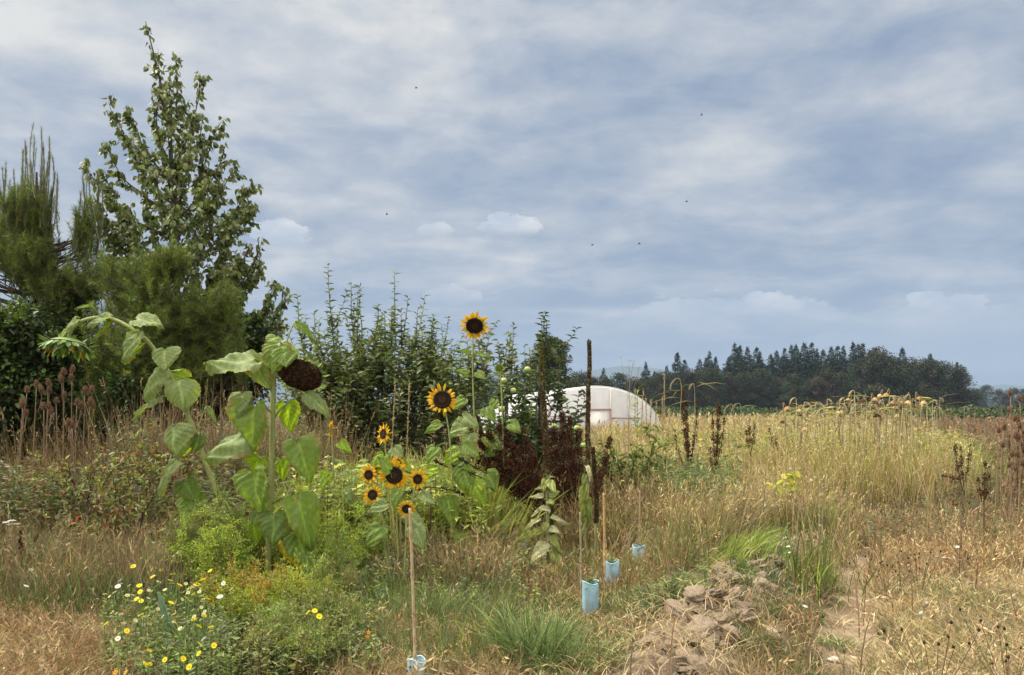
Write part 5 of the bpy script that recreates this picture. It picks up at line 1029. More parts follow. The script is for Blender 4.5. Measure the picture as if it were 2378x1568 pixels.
def tall_thin_weed():
    for i, (Y, px, top, lb) in enumerate([(6.9, 757, 1110, 'thin dark stemmed weed with small leaves left of the cluster'), (7.0, 715, 1090, 'thin leafy weed between the tall sunflower and the cluster')]):
        r = rng(205 + i); b = np.array([X(px, Y), Y, 0.]); e = pt(px + 2, top, Y); root = thing('tall_weed', b, lb, 'weed'); c = qcurve(b, e, (.02, 0, 0), 16); g = Geo(); g.tubes(c, np.linspace(.006, .002, 16), (.09, .05, .03), 5); to_obj('stem', g, M_STEM, root)
        g = Geo(); m = 170; p, d = along(c, r.uniform(.35, 1, m)); o = r.normal(0, 1, (m, 3)); o[:, 2] = .3; g.leaves(p + o * .02, o, r.normal(0, .4, (m, 3)) + UP, r.uniform(.04, .09, m), .014, pick(r, m, [(.22, .28, .06), (.3, .33, .08), (.14, .19, .05)]), .3, .2); to_obj('leaves', g, M_LEAF, root)
tall_thin_weed()

def red_shrub(seed, Y, px, branches, label, cols, ll=.055):
    r = rng(seed); b = np.array([X(px, Y), Y, 0.]); root = thing('leafy_shrub', b, label, 'shrub'); tg, g = Geo(), Geo()
    for (x0, y0, x1, y1) in branches:
        a = pt(x0, y0, Y); e = pt(x1, y1, Y + r.normal(0, .15)); c = qcurve(a, e, (0, 0, .03), 12) + np.cumsum(r.normal(0, .004, (12, 3)), 0); tg.tubes(c, np.linspace(.010, .003, 12), (.10, .05, .045), 5); tg.tubes(qcurve(b, a, (0, 0, 0), 5), .011, (.11, .06, .05), 5)
        tw = [c]
        for k in range(7): p, d = along(c, [r.uniform(.2, .95)]); v = d[0] / np.linalg.norm(d[0]) + r.normal(0, .6, 3); q = qcurve(p[0], p[0] + v * r.uniform(.1, .28), (0, 0, .02), 6); tg.tubes(q, np.linspace(.004, .0015, 6), (.12, .06, .045), 3); tw.append(q)
        for c in tw:
            n = int(np.linalg.norm(np.diff(c, axis=0), axis=1).sum() * 42) + 3; p, d = along(c, r.uniform(.15, 1, n)); o = r.normal(0, 1, (n, 3)); g.leaves(p, o + d * 3 + UP * .3, UP + r.normal(0, .5, (n, 3)), ll * r.uniform(.7, 1.4, n), ll * .42 * r.uniform(.8, 1.2, n), pick(r, n, cols, [6, 4, 3, .7, 1], .18), .3, .25)
    to_obj('branches', tg, M_BARK, root); to_obj('leaves', g, M_LEAF, root)
RC = [(.22, .25, .07), (.16, .17, .07), (.20, .13, .07), (.36, .06, .05), (.30, .27, .06)]
red_shrub(210, 7.2, 330, [(300, 1280, 170, 1125), (305, 1290, 215, 1180), (310, 1240, 300, 1080), (315, 1250, 370, 1110), (310, 1270, 130, 1215), (320, 1280, 260, 1110), (330, 1290, 400, 1180), (305, 1290, 180, 1260), (340, 1300, 430, 1230)], 'open shrub with dark red stems and small olive leaves at the left', RC)
red_shrub(211, 7.9, 180, [(190, 1180, 150, 1070), (200, 1170, 230, 1060), (210, 1180, 290, 1050), (180, 1190, 110, 1100), (220, 1180, 330, 1070), (200, 1190, 60, 1120)], 'low olive leaved shrub with a few red leaves below the teasels', RC)
red_shrub(212, 8.2, 400, [(400, 1200, 360, 1040), (410, 1200, 440, 1060), (400, 1200, 320, 1090)], 'small olive leaved shrub behind the arching sunflower', RC)
red_shrub(213, 9.0, 1450, [(1440, 1170, 1400, 1060), (1450, 1170, 1480, 1050), (1460, 1160, 1520, 1040), (1450, 1180, 1440, 1080), (1440, 1130, 1380, 1080), (1470, 1160, 1500, 1100)], 'green leafy shrub in front of the tunnel end wall', [(.10, .15, .04), (.15, .21, .05), (.20, .25, .06), (.08, .05, .03), (.13, .18, .04)], .07)

def meadow_flowers():
    """small composite flowers, each a thing of its own"""
    r = rng(220)
    def proto(name, label, cat, group, col, cent, rad, npet, h, flat=.0, scol=(.14, .20, .06), nst=1):
        root = thing(name, (0, 0, 0), label, cat, group); g = Geo(); c = qcurve((0, 0, 0), (.02, 0, h), (.02, 0, 0), 7); g.tubes(c, .0022, scol, 4); n = 7
        p, d = along(c, r.uniform(.1, .8, n)); o = r.normal(0, 1, (n, 3)); g.leaves(p, o + UP * .5, r.normal(0, 1, (n, 3)), .04, .008, scol, .3, .1, True); to_obj('stem', g, M_STEM, root)
        g = Geo(); th = np.arange(npet) * 2 * math.pi / npet; n_, a_, b_ = frame((0, -.55, .8)); o = a_ * np.cos(th)[:, None] + b_ * np.sin(th)[:, None] + n_ * .3; top = c[-1]
        g.leaves(top + o * rad * .25, o, np.tile(n_, (npet, 1)), rad, rad * .5, np.clip(np.array(col) * r.uniform(.9, 1.08, (npet, 1)), 0, .85), .1, .1); to_obj('petals', g, M_PETAL, root)
        g = Geo(); K = 5; rr = np.linspace(0, 1, K)[:, None]; a = np.linspace(0, 2 * math.pi, 11)[None]; g.grid(top + (rr * np.cos(a))[..., None] * a_ * rad * .4 + (rr * np.sin(a))[..., None] * b_ * rad * .4 + n_ * ((1 - rr ** 2) * rad * .3 + .12 * rad + 0 * a)[..., None], cent); to_obj('centre', g, M_PETAL, root)
        return root
    Yp = proto('yellow_daisy', 'small bright yellow daisy in the flower patch at the lower left', 'flower', 'yellow daisies in the lower left patch', (.80, .66, .02), (.70, .42, .02), .016, 13, .34)
    Op = proto('orange_poppy', 'small orange poppy low in the grass at the bottom left', 'flower', 'orange poppies at the bottom', (.80, .34, .01), (.6, .3, .02), .021, 6, .28)
    Wp = proto('white_daisy', 'small white flower among the yellow daisies at the lower left', 'flower', 'white flowers of the lower left patch', (.72, .72, .64), (.6, .55, .3), .017, 16, .34)
    Cp = proto('cream_daisy', 'pale faded yellow daisy in the flower patch at the lower left', 'flower', 'faded cream daisies in the lower left patch', (.62, .60, .30), (.45, .38, .10), .014, 12, .33)
    Tp = proto('white_daisy', 'tiny white flower in the dry grass of the right half', 'flower', 'tiny white flowers in the dry grass on the right', (.70, .68, .60), (.6, .5, .3), .016, 10, .3)
    first = set()
    def place(P, x, y, hgt, sc=1.):
        """x, y: picture position of the blossom; hgt: its height above ground"""
        Y = FD * (CAMH - hgt) / (y - HY); px = X(x, Y); z0 = float(H(px, Y)); s = hgt / .34; sc *= min(1., (Y / 5.6)) ** 1.3; args = dict(loc=(px, Y, z0), rz=r.uniform(0, 6.28), sc=(sc, sc, max(.2, (hgt - z0)) / P['h']))
        if id(P['o']) not in first: first.add(id(P['o'])); P['o'].location = args['loc']; P['o'].scale = args['sc']; return
        dup(P['o'], **args)
    Yp, Op, Wp, Cp, Tp = [dict(o=o, h=h) for o, h in ((Yp, .34), (Op, .28), (Wp, .34), (Cp, .33), (Tp, .3))]
    z3 = lambda x, y: ((x / 2.795) / 1.0593, (1100 + y / 2.795) / 1.0593)
    for (x, y) in [(893, 822), (1087, 848), (1210, 873), (1190, 920), (935, 955), (945, 998), (1300, 1003), (1335, 1008), (1330, 950), (725, 1070), (950, 1062), (925, 1045), (1018, 1105), (1160, 1077), (988, 1150), (1445, 1047), (1425, 1163), (1350, 1185), (733, 1210), (848, 1270), (1475, 1237), (1448, 1370), (1045, 1405), (1115, 1465), (1238, 1463), (1358, 1420), (1050, 1497), (1280, 1515), (1418, 910), (1800, 803), (1290, 1040), (955, 850), (1435, 852), (1045, 890), (1230, 955), (1315, 965), (190, 706), (255, 710), (330, 748), (400, 805), (430, 765), (985, 1495), (1370, 1362), (1385, 1240), (2170, 1170), (2120, 1135), (2140, 1130)]:
        place(Yp, *z3(x, y), r.uniform(.30, .42), r.uniform(1., 1.35))
    for (x, y) in [(790, 960), (845, 942), (830, 915), (810, 1140), (790, 1320), (1520, 940), (1595, 975), (1490, 1030), (700, 570), (195, 848), (172, 962), (597, 830), (475, 875), (1200, 940), (458, 670), (1465, 800), (1415, 1320)]:
        place(Wp, *z3(x, y), r.uniform(.28, .42), r.uniform(.8, 1.2))
    for i in range(64):
        a = r.uniform(0, 6.28); q = r.random() ** .5; place(Cp, *z3(1120 + 400 * q * math.cos(a), 1010 + 190 * q * math.sin(a) + 60 * q), r.uniform(.24, .36), r.uniform(.7, 1.2))
    for (x, y) in [(775, 1550), (890, 1465), (860, 1548), (2212, 1080), (1230, 958)]: place(Op, *z3(x, y), .22, r.uniform(.9, 1.2))
    for (x, y) in [(862, 1433), (850, 1470), (857, 1480), (815, 1428)]: place(Op, x, y, .25, .8)
    for (x, y) in [(907, 830), (935, 878), (955, 885), (995, 825), (950, 943), (907, 993), (905, 830), (265, 765), (340, 785), (410, 800), (255, 697), (720, 570), (1045, 690), (1065, 750), (1085, 750), (230, 1275), (145, 1025), (165, 1070), (155, 1045), (1060, 640), (725, 625), (965, 725), (1000, 830), (795, 575), (1085, 1465)]:
        px, py = z8([(x, y)])[0]; place(Tp, px, py, r.uniform(.18, .3) if py > 1150 else r.uniform(.4, .7), r.uniform(.9, 1.5))
meadow_flowers()

def yarrow():
    P = None
    for i, (x, y, lb) in enumerate([(14, 1212, 'flat white yarrow head at the left edge, lower left of four'), (28, 1208, 'flat white yarrow head at the left edge, topmost of four'), (25, 1216, 'flat white yarrow head at the left edge, middle of four'), (38, 1216, 'flat white yarrow head at the left edge, rightmost of four')]):
        Y = 6.4; r = rng(240 + i); c = pt(x, y, Y); root = thing('yarrow', (c[0], Y, 0), lb, 'flower', 'white yarrow at the left edge'); g = Geo(); g.tubes(qcurve((c[0], Y, 0), c, (.03, 0, 0), 8), .003, (.2, .2, .1), 4); to_obj('stem', g, M_STEM, root)
        g = Geo(); m = 90; a = r.uniform(0, 6.28, m); q = .028 * r.random(m) ** .5; p = c + np.stack([q * np.cos(a), q * np.sin(a), -q * .15], 1); g.leaves(p, r.normal(0, 1, (m, 3)) * (1, 1, .2), np.tile(UP, (m, 1)), .010, .009, pick(r, m, [(.75, .74, .68), (.62, .6, .52)], None, .08), .1, .1, True); to_obj('flower_head', g, M_PETAL, root)
yarrow()

def puffs():
    for i, (x, y, s, lb) in enumerate([(759, 1292, .014, 'round white dandelion clock low in the dry grass right of the worn path'), (785, 1245, .010, 'smaller pale dandelion clock above the round one'), (907, 993, .011, 'pale dandelion clock farther up in the dry grass on the right'), (140, 1022, .010, 'topmost white puff on the soil ridge'), (150, 1045, .010, 'middle white puff on the soil ridge'), (168, 1070, .011, 'lowest white puff on the soil ridge')]):
        px, py = z8([(x, y)])[0]; h = .16; Y = FD * (CAMH - h) / (py - HY); c = pt(px, py, Y); r = rng(250 + i); root = thing('dandelion', (c[0], Y, float(H(c[0], Y))), lb, 'dandelion clock'); g = Geo(); g.tubes(qcurve(np.array(root.location), c, (.01, 0, 0), 6), .002, (.2, .15, .1), 4); to_obj('stem', g, M_STEM, root)
        g = Geo(); o = r.normal(0, 1, (260, 3)); o /= np.linalg.norm(o, axis=1, keepdims=True); g.needles(np.tile(c, (260, 1)), o, s * 1.1, .0035, (.6, .57, .5)); g.leaves(c + o * s, np.cross(o, r.normal(0, 1, (260, 3))), o, .007, .006, (.66, .63, .57), 0, 0, True); to_obj('seed_head', g, M_PETAL, root)
puffs()

def knapweed():                                    # small dark button heads on wiry stems
    r = rng(260); pr = []
    for i in range(3):
        root = thing('knapweed', (0, 0, 0), 'wiry dead weed with small black button heads in the dry grass on the right', 'weed', 'dead black headed weeds in the dry grass'); sg = Geo()
        for k in range(9):
            g = Geo(); e = np.array([r.normal(0, .13), r.normal(0, .13), r.uniform(.25, .42)]); c = qcurve((0, 0, 0), e, (e[0] * .2, e[1] * .2, .06), 7); sg.tubes(c, .0022, (.12, .08, .05), 3)
            V = spindle(e - (0, 0, .008), (r.normal(0, .3), 0, 1), .020, .015, 6, 7); g.grid(V, (.035, .022, .016)); to_obj('seed_head', g, M_DARK, root)
        to_obj('stems', sg, M_STEM, root); pr.append(root)
    sp = [(700, 750), (730, 745), (760, 760), (790, 750), (825, 745), (640, 800), (670, 810), (705, 815), (740, 790), (620, 850), (810, 850), (640, 860), (615, 1070), (650, 1060), (700, 1010), (750, 1050), (1150, 1410), (1160, 1445), (820, 1425), (410, 815), (380, 850), (770, 780), (690, 845), (665, 775)]
    for i, (x, y) in enumerate(sp):
        px, py = z8([(x, y)])[0]; Y = FD * (CAMH - .33) / (py - HY); o = pr[i % 3]; loc = (X(px, Y), Y, float(H(X(px, Y), Y)))
        if i < 3: o.location = loc
        else: dup(o, loc, r.uniform(0, 6.28), r.uniform(.8, 1.1))
knapweed()

def nodding_grass():
    """tall stems with drooping seed tails; and dried, hanging sunflower heads on the skyline"""
    r = rng(270)
    def one(Y, px, top, side, L, label, group, col=(.42, .38, .20), thick=.006, mk=None):
        b = np.array([X(px, Y), Y, 0.]); a = pt(px + r.normal(0, 3), top, Y); root = setp(thing('grass_stalk', b, label, 'grass stalk', group), kind='thing'); g = Geo()
        c = spline([b, b * .5 + a * .5 + (r.normal(0, .03), 0, 0), b * .12 + a * .88 + (0, 0, 0), a + (side * L * .12, 0, -L * .1), a + (side * L * .55, 0, -L * .02), a + (side * L * .95, 0, -L * .45), a + (side * L * 1.1, 0, -L * 1.)], 40); g.tubes(c[:27], np.linspace(.0045, .003, 27) * Y / 11, np.array(col) * .85, 4); m = 5; p, d = along(c, r.uniform(.1, .6, m)); o = np.stack([r.choice([-1, 1], m), r.normal(0, .4, m), r.uniform(-.1, .8, m)], 1)
        to_obj('stem', g, M_STEM, root); g = Geo(); g.leaves(p, o, r.normal(0, .3, (m, 3)) + UP, r.uniform(.2, .45, m), .018 * Y / 11, pick(r, m, [YEL, YGRN, STRAW]), .6, .1); to_obj('leaves', g, M_GRASS, root); g = Geo()
        g.tubes(c[24:], thick * Y / 11 * np.array([.4, .5, .6, .8, .9, 1, 1, 1.1, 1.1, 1, 1, .9, .8, .7, .5, .3]), col, 6); m = 150; p, d = along(c[26:], r.random(m)); o = r.normal(0, 1, (m, 3)); g.needles(p, o + d / np.linalg.norm(d, axis=1, keepdims=True), .028 * Y / 13, .004 * Y / 11, pick(r, m, [col, PALE, STRAW])); to_obj('seed_tail', g, M_GRASS, root)
    G1 = 'tall grasses with drooping seed tails along the skyline'
    lab = 'tall straw grass stalk bending over at the top on the skyline'
    for (px, top, s) in [(1835, 945, -1), (1850, 925, -1), (1862, 935, 1), (1880, 950, -1), (1893, 935, 1), (1905, 940, 1), (1915, 950, -1), (1925, 928, 1), (1937, 945, -1), (1950, 938, 1), (1962, 925, -1), (1975, 940, 1), (1985, 930, -1), (1992, 908, -1), (2003, 935, 1), (2012, 928, -1), (2022, 940, 1), (2033, 930, -1), (2044, 936, 1), (2056, 930, -1), (2066, 922, 1), (2074, 938, -1), (2085, 930, 1), (2097, 925, -1), (2105, 940, 1), (2115, 918, -1), (2126, 935, 1), (2140, 930, 1), (2150, 938, -1), (2160, 930, 1), (2172, 945, 1), (1820, 955, -1), (1805, 960, -1), (1790, 965, 1), (1868, 955, 1), (1998, 950, 1), (2050, 950, -1), (2090, 950, 1), (2120, 955, -1), (1945, 960, 1), (1902, 962, -1), (1968, 955, -1), (2030, 962, 1)]:
        if px > 1780: one(12.8, px + r.uniform(-14, 14), top + r.uniform(8, 34), -s, r.uniform(.05, .11), lab, G1, col=(.50, .45, .26), thick=.0075)
        one(12.3 + r.uniform(-.7, 1.), px, top, s, r.uniform(.06, .13), lab, G1, col=(.58, .50, .30), thick=.0085)
    for (px, top, s, L, lb) in [(1584, 880, -1, .13, 'tall green straw stalk hooking left above the tallest dock'), (1620, 893, -1, .06, 'tall thin straight stalk right of the tallest dock'), (1703, 940, -1, .12, 'hooked grass stalk left of a matching pair by the second dock'), (1722, 938, -1, .12, 'hooked grass stalk right of a matching pair by the second dock'), (1690, 965, -1, .1, 'low hooked grass stalk beside the second dock'), (1755, 975, -1, .1, 'low hooked grass stalk near the third dock'), (2188, 925, 1, .04, 'upright pale grass stalk right of the skyline tuft'), (2234, 945, 1, .05, 'small hooked stalk right of the skyline tuft')]:
        one(10.5, px, top, s, L, lb, None, col=(.34, .34, .20))
    r2 = rng(271)
    for i, (px, top, lb) in enumerate([(1543, 868, 'thin pale seed grass spike rising highest right of the tunnel'), (1475, 905, 'pale straw grass spike in front of the tunnel end'), (1500, 925, 'grass spike near the tunnel foot, left one'), (1512, 930, 'grass spike near the tunnel foot, right one'), (1524, 935, 'leaning grass spike near the tunnel foot'), (1538, 925, 'short grass spike beside the highest spike'), (1556, 950, 'lowest grass spike right of the tunnel'), (1494, 910, 'tall straw spike above the tunnel foot'), (918, 885, 'tall pale corn tassel stalk in front of the shrubby fruit tree, left one'), (951, 888, 'tall pale corn tassel stalk in front of the shrubby fruit tree, right one')]):
        Y = 9.6 if px > 1400 else 8.8; b = np.array([X(px, Y), Y, 0.]); a = pt(px, top, Y); root = setp(thing('seed_stalk', b, lb, 'grass stalk'), kind='thing'); g = Geo(); c = qcurve(b + (r2.normal(0, .05), 0, 0), a, (0, 0, 0), 14); g.tubes(c, np.linspace(.005, .002, 14), (.40, .31, .18), 4); to_obj('stem', g, M_STEM, root)
        g = Geo(); m = 170; p, d = along(c, r2.uniform(.72 if px > 1400 else .6, 1, m)); o = r2.normal(0, 1, (m, 3)); g.needles(p, o * .45 + UP, .035, .006, pick(r2, m, [PALE, STRAW])); to_obj('seed_spike', g, M_GRASS, root)
    # hanging dried heads
    for i, (x, y) in enumerate([(1880, 928, ), (1872, 938)][:0] + [((1850 + a / 1.821) / 1.0593, (800 + b / 1.821) / 1.0593) for a, b in [(155, 378), (210, 385), (215, 404), (400, 392), (430, 335), (495, 342), (600, 316), (572, 318), (556, 350), (550, 335), (628, 350), (672, 370), (668, 348), (697, 350), (725, 368), (766, 352), (748, 330), (690, 330), (640, 372), (652, 410), (560, 408), (385, 392), (395, 372), (135, 436), (215, 460), (235, 470), (545, 372)]]):
        Y = 11.6 + (i * 7 % 5) * .3; c = pt(x, y, Y); b = np.array([c[0] + r.normal(0, .04), Y, 0.]); root = thing('dried_sunflower', b, 'dried hanging flower head on a dead stalk in the skyline tuft on the right', 'dried flower', 'dried hanging flower heads on the skyline'); g = Geo()
        side = r.choice([-1, 1]); s = spline([b, b * .4 + c * .6, c + (side * .05, 0, .05), c + (side * .02, 0, .055), c + (0, 0, .02)], 16); g.tubes(s, np.linspace(.008, .005, 16), (.26, .20, .11), 5); to_obj('stem', g, M_STEM, root)
        g = Geo(); K = 6; rr = np.linspace(0, 1, K)[:, None]; th = np.linspace(0, 2 * math.pi, 13)[None]; R0 = r.uniform(.028, .046); dk = i % 3 == 2; cc = (.07, .035, .02) if dk else [(.36, .21, .08), (.48, .34, .16)][i % 2]
        g.grid(c + np.stack([rr * np.cos(th) * R0, rr * np.sin(th) * R0, .95 * R0 * (1 - rr ** 2) ** .7 + 0 * th], -1), cc); g.grid(c + np.stack([rr * np.cos(th) * R0, rr * np.sin(th) * R0, -.25 * R0 * (1 - rr ** 2) + 0 * th], -1), (.06, .03, .018))
        m = 24; th = r.uniform(0, 6.28, m); o = np.stack([np.cos(th), np.sin(th), th * 0], 1); g.leaves(c + o * R0 * .95, o - UP * r.uniform(.2, 1.2, (m, 1)), o + UP, R0 * .6, R0 * .35, np.clip(np.array(cc) * r.uniform(.5, 1., (m, 1)), .01, 1), .2, .1); to_obj('flower_head', g, M_DARK, root)
nodding_grass()

# ------------------------------------------------------------------ green tufts, saplings, leek leaf
def tuft(seed, px, Y, n, h, spread, cols, label, bend=(.2, 1.), w=.008, lean=None, name='grass_tuft'):
    r = rng(seed); b = np.array([X(px, Y), Y, 0.]); b[2] = float(H(b[0], b[1])); root_g = Geo(); x = b[0] + r.normal(0, spread, n); y = b[1] + r.normal(0, spread, n)
    P = np.stack([x, y, H(x, y) - .01], 1); az = np.arctan2(y - b[1], x - b[0]) + r.normal(0, .7, n) if lean is None else r.normal(lean, .6, n)
    root_g.blades(P, h * r.uniform(.5, 1.1, n), w * r.uniform(.6, 1.3, n), az, r.uniform(bend[0], bend[1], n), pick(r, n, cols), 5, face=r.uniform(-.8, .8, n))
    setp(to_obj(name, root_g, M_GRASS, None, b, smooth=False), label, 'grass tuft')
GG = [(.14, .21, .06), (.18, .25, .08), (.11, .16, .05), (.26, .30, .13)]; GY = [(.26, .32, .06), (.30, .34, .08), (.18, .23, .05)]
tuft(290, 1235, 4.75, 620, .42, .10, GG, 'lush green grass tuft at the bottom centre of the picture', (.15, 1.1), .008)
tuft(291, 1330, 4.6, 300, .28, .12, GG, 'smaller green grass tuft right of the lush one at the bottom', (.3, 1.3), .007)
tuft(292, 1668, 7.35, 900, .38, .22, GY, 'yellow green grass tuft leaning over the soil ridge', (.3, 1.2), .009, 0.1)
tuft(293, 1730, 7.9, 500, .30, .16, GG, 'dark green grass tuft behind the leaning one on the ridge', (.3, 1.2), .008, 0.2)
tuft(294, 1850, 9.6, 800, .52, .18, [(.16, .26, .05), (.22, .32, .06)], 'bright green tall grass tuft under the yellow sapling', (.1, .8), .012)
tuft(295, 1560, 5.9, 360, .22, .14, GG, 'grey green grass tuft on the left foot of the soil ridge', (.3, 1.3), .007)
tuft(296, 450, 4.9, 260, .34, .08, GG, 'thin green grass tuft below the yellow daisies', (.2, .9), .007)
tuft(297, 1000, 5.6, 300, .38, .12, GG, 'green grass tuft behind the bamboo cane', (.2, 1.), .007)
tuft(298, 155, 6.3, 260, .55, .10, [(.30, .32, .14), (.18, .22, .09)], 'pale green arching grass tuft in the brown grass at the left', (.2, .9), .008)
tuft(299, 1950, 5.3, 160, .12, .06, GG, 'flat green grass patch in the middle of the worn path', (.6, 1.6), .007)
tuft(300, 1480, 7.4, 340, .55, .10, [PALE, STRAW, (.44, .36, .22)], 'fan of long pale straw behind the farther blue tubes', (.2, 1.3), .007, 0.2)

def yellow_sapling():
    Y = 9.8; r = rng(310); b = np.array([X(1830, Y), Y, 0.]); root = thing('yellow_sapling', b, 'bright yellow green leaved sapling above the green tuft beside the path', 'sapling'); tg, g = Geo(), Geo()
    for (x, y) in [(1845, 1092), (1825, 1110), (1800, 1120), (1858, 1135), (1870, 1170), (1812, 1150), (1790, 1150), (1835, 1140)]:
        c = qcurve(b, pt(x, y, Y), (0, 0, .1), 10); tg.tubes(c, np.linspace(.009, .003, 10), (.2, .14, .08), 5); m = 9; p, d = along(c, r.uniform(.65, 1, m)); o = r.normal(0, 1, (m, 3)); o[:, 2] -= .2
        g.leaves(p, o, UP + r.normal(0, .4, (m, 3)) + (0, -.4, 0), r.uniform(.10, .16, m), r.uniform(.06, .10, m), pick(r, m, [(.42, .46, .04), (.36, .42, .05), (.50, .46, .05)], None, .1), .2, .1)
    to_obj('stems', tg, M_STEM, root); to_obj('leaves', g, M_LEAF, root)
    # green tube plant seen against the tunnel: tall weed with willow-like leaves
    Y = 9.3; b = np.array([X(1478, Y), Y, 0.]); root = thing('willow_weed', b, 'tall weed with narrow light green leaves in front of the tunnel edge', 'weed'); g = Geo(); c = qcurve(b, pt(1480, 905, Y), (0, 0, 0), 12); g.tubes(c, .004, (.2, .24, .09), 5); to_obj('stem', g, M_STEM, root); g = Geo(); m = 60; p, d = along(c, r.uniform(.45, 1, m)); o = r.normal(0, 1, (m, 3)); o[:, 2] = .9
    g.leaves(p, o, UP + r.normal(0, .3, (m, 3)), r.uniform(.08, .15, m), .02, pick(r, m, [(.26, .33, .09), (.20, .27, .07)]), .5, .2); to_obj('leaves', g, M_LEAF, root)
    Y = 9.4; root = thing('umbel_weed', (X(1455, Y), Y, 0), 'thin dead umbel seed stalk standing against the sky right of the tunnel top', 'weed'); g = Geo(); b = np.array(root.location); c = qcurve(b, pt(1462, 870, Y), (0, 0, 0), 14); g.tubes(c, .003, (.22, .19, .15), 4); tips = []
    for k in range(9):
        p, d = along(c, [.80 + .022 * k]); e = pt(1440 + 46 * r.random(), 826 + 45 * r.random(), Y); g.tubes(qcurve(p[0], e, (0, 0, -.02), 6), .002, (.22, .19, .15), 3); tips.append(e)
    to_obj('stem', g, M_STEM, root); g = Geo()
    for e in tips: o = r.normal(0, .012, (14, 3)); g.leaves(e + o, r.normal(0, 1, (14, 3)), r.normal(0, 1, (14, 3)), .01, .008, (.25, .23, .17), 0, 0, True)
    to_obj('seed_umbels', g, M_DARK, root)
yellow_sapling()
def sword_leaf():
    Y = 5.0; b = pt(405, 1470, Y); b[2] = float(H(b[0], Y)); root = thing('leek', b, 'stiff pleated blue green leek leaves standing in the flower patch', 'leek')
    for (x, y, w, c) in [(366, 1375, .034, (.17, .25, .15)), (372, 1400, .026, (.13, .20, .12)), (385, 1440, .026, (.10, .17, .09))]:
        g = Geo(); K = 16; ln = qcurve(b, pt(x, y, Y), (0, 0, .0), K); u = np.linspace(-1, 1, 9); t = np.linspace(0, 1, K)[:, None]; wd = w * (1 - .72 * t ** 2.2)
        V = ln[:, None] + np.stack([u[None] * wd, -.012 * np.cos(u * math.pi * 2.0)[None] + 0 * wd + .03 * (u ** 2)[None], 0 * u[None] * wd], -1); col = np.array(c) * np.ones((K, 9, 1)) * (1 + .35 * (np.cos(u * math.pi * 3) > .2))[None, :, None]; g.grid(V, np.clip(col, 0, .6)); to_obj('leaf', g, M_LEAF, root)
sword_leaf()
def fallen_yellow():
    Y = 7.0; g = Geo(); leaf_mesh(g, pt(1053, 1283, Y), pt(1060, 1322, Y), 28 / FD * Y, (0, -1, .2), (.62, .42, .07), 3, .1); setp(to_obj('yellow_leaf', g, M_LEAF, None, pt(1055, 1300, Y)), 'single yellowed leaf hanging low on the sunflower stem in the middle', 'leaf')
    g = Geo(); c = pt(1935, 1532, 4.98); c[2] = float(H(c[0], c[1])) + .02
    for k in range(3): leaf_mesh(g, c + (-.03 + k * .012, 0, 0), c + (.035, .02 * (k - 1), .012), .03, (0, -.3, 1), (.74, .72, .66), k, .1, vein=1.05)
    setp(to_obj('white_petal_scrap', g, M_PETAL, None, c), 'small white crumpled scrap lying on the bare path', 'scrap')
fallen_yellow()

# ------------------------------------------------------------------ tree shelter tubes and canes
def shelter(seed, px, ytop, Y, w, h, label, col, cane=None, tilt=0., plant=True, marks=False):
    r = rng(seed); c = pt(px, ytop, Y); zt = c[2]; b = np.array([c[0], Y, max(0., zt - h)]); root = thing('tree_guard', (b[0], Y, float(H(b[0], Y))), label, 'tree guard'); g = Geo(); K, S = 14, 25
    t = np.linspace(0, 1, K)[:, None]; th = np.linspace(0, 2 * math.pi, S)[None]; rr = w / 2 * (1 + .05 * np.sin(3 * th + 2 * t) + .03 * r.standard_normal((K, 1)))
    V = np.stack([b[0] + rr * np.cos(th) + tilt * t, Y + rr * np.sin(th) * .75, b[2] - .03 + (zt - b[2] + .03) * t + .012 * np.sin(2 * th + seed) * t ** 6], -1)
    mud = np.clip(.95 - t * 1.5 + 1.1 * (vnoise(th * 1.6 + seed, t * 4 + 0 * th, seed) - .5), 0, .8)[..., None]; g.grid(V, (np.array(col) * (1 - mud) + np.array((.27, .25, .18)) * mud) * (1 + .3 * (vnoise(th * 4 + seed, t * 2 + 0 * th, seed + 1)[..., None] - .5))); to_obj('mesh_sleeve', g, M_SLEEVE, root)
    g = Geo(); g.tubes(V[-1], .0035, np.array(col) * 1.15, 5); to_obj('rim', g, M_FRUIT, root)
    if marks:
        g = Geo()
        for q in range(11): a = r.uniform(3.4, 6.0); z = b[2] + (zt - b[2]) * r.uniform(.1, .9); g.box((b[0] + w * .51 * math.cos(a), Y + w * .39 * math.sin(a), z), (.007, .007, .009), (.03, .03, .035), a)
        to_obj('ties', g, M_DARK, root)
    if plant:
        g = Geo(); m = 40; p = np.array([c[0], Y, zt]) + r.normal(0, 1, (m, 3)) * (.02, .02, .02); g.leaves(p, r.normal(0, 1, (m, 3)) + UP * .5, r.normal(0, 1, (m, 3)), .035, .018, pick(r, m, [GGRN, (.22, .26, .08)]), .2, .1); to_obj('seedling', g, M_LEAF, root)
m_ = M_SLEEVE = mat_attr('blue_mesh', .5, .35, .08, 20, .4, tint=(.95, 1., 1.05))
BL = (.36, .54, .62); PB = (.34, .46, .46)
shelter(320, 965, 1532, 4.35, .092, .27, 'blue mesh tree guard round the bamboo cane at the bottom centre', BL, marks=True, plant=False)
shelter(321, 1370, 1352, 5.8, .118, .34, 'nearest and tallest pale blue tree guard in the dry grass right of centre', BL)
shelter(322, 1420, 1304, 6.56, .118, .33, 'middle pale blue tree guard of the row in the dry grass', BL, plant=True)
shelter(323, 1479, 1268, 7.28, .118, .30, 'farthest bright blue tree guard in the row, slightly leaning', BL, tilt=.02, plant=False)
shelter(324, 1466, 1244, 7.9, .10, .28, 'faded tree guard just behind the farthest bright blue one', PB)
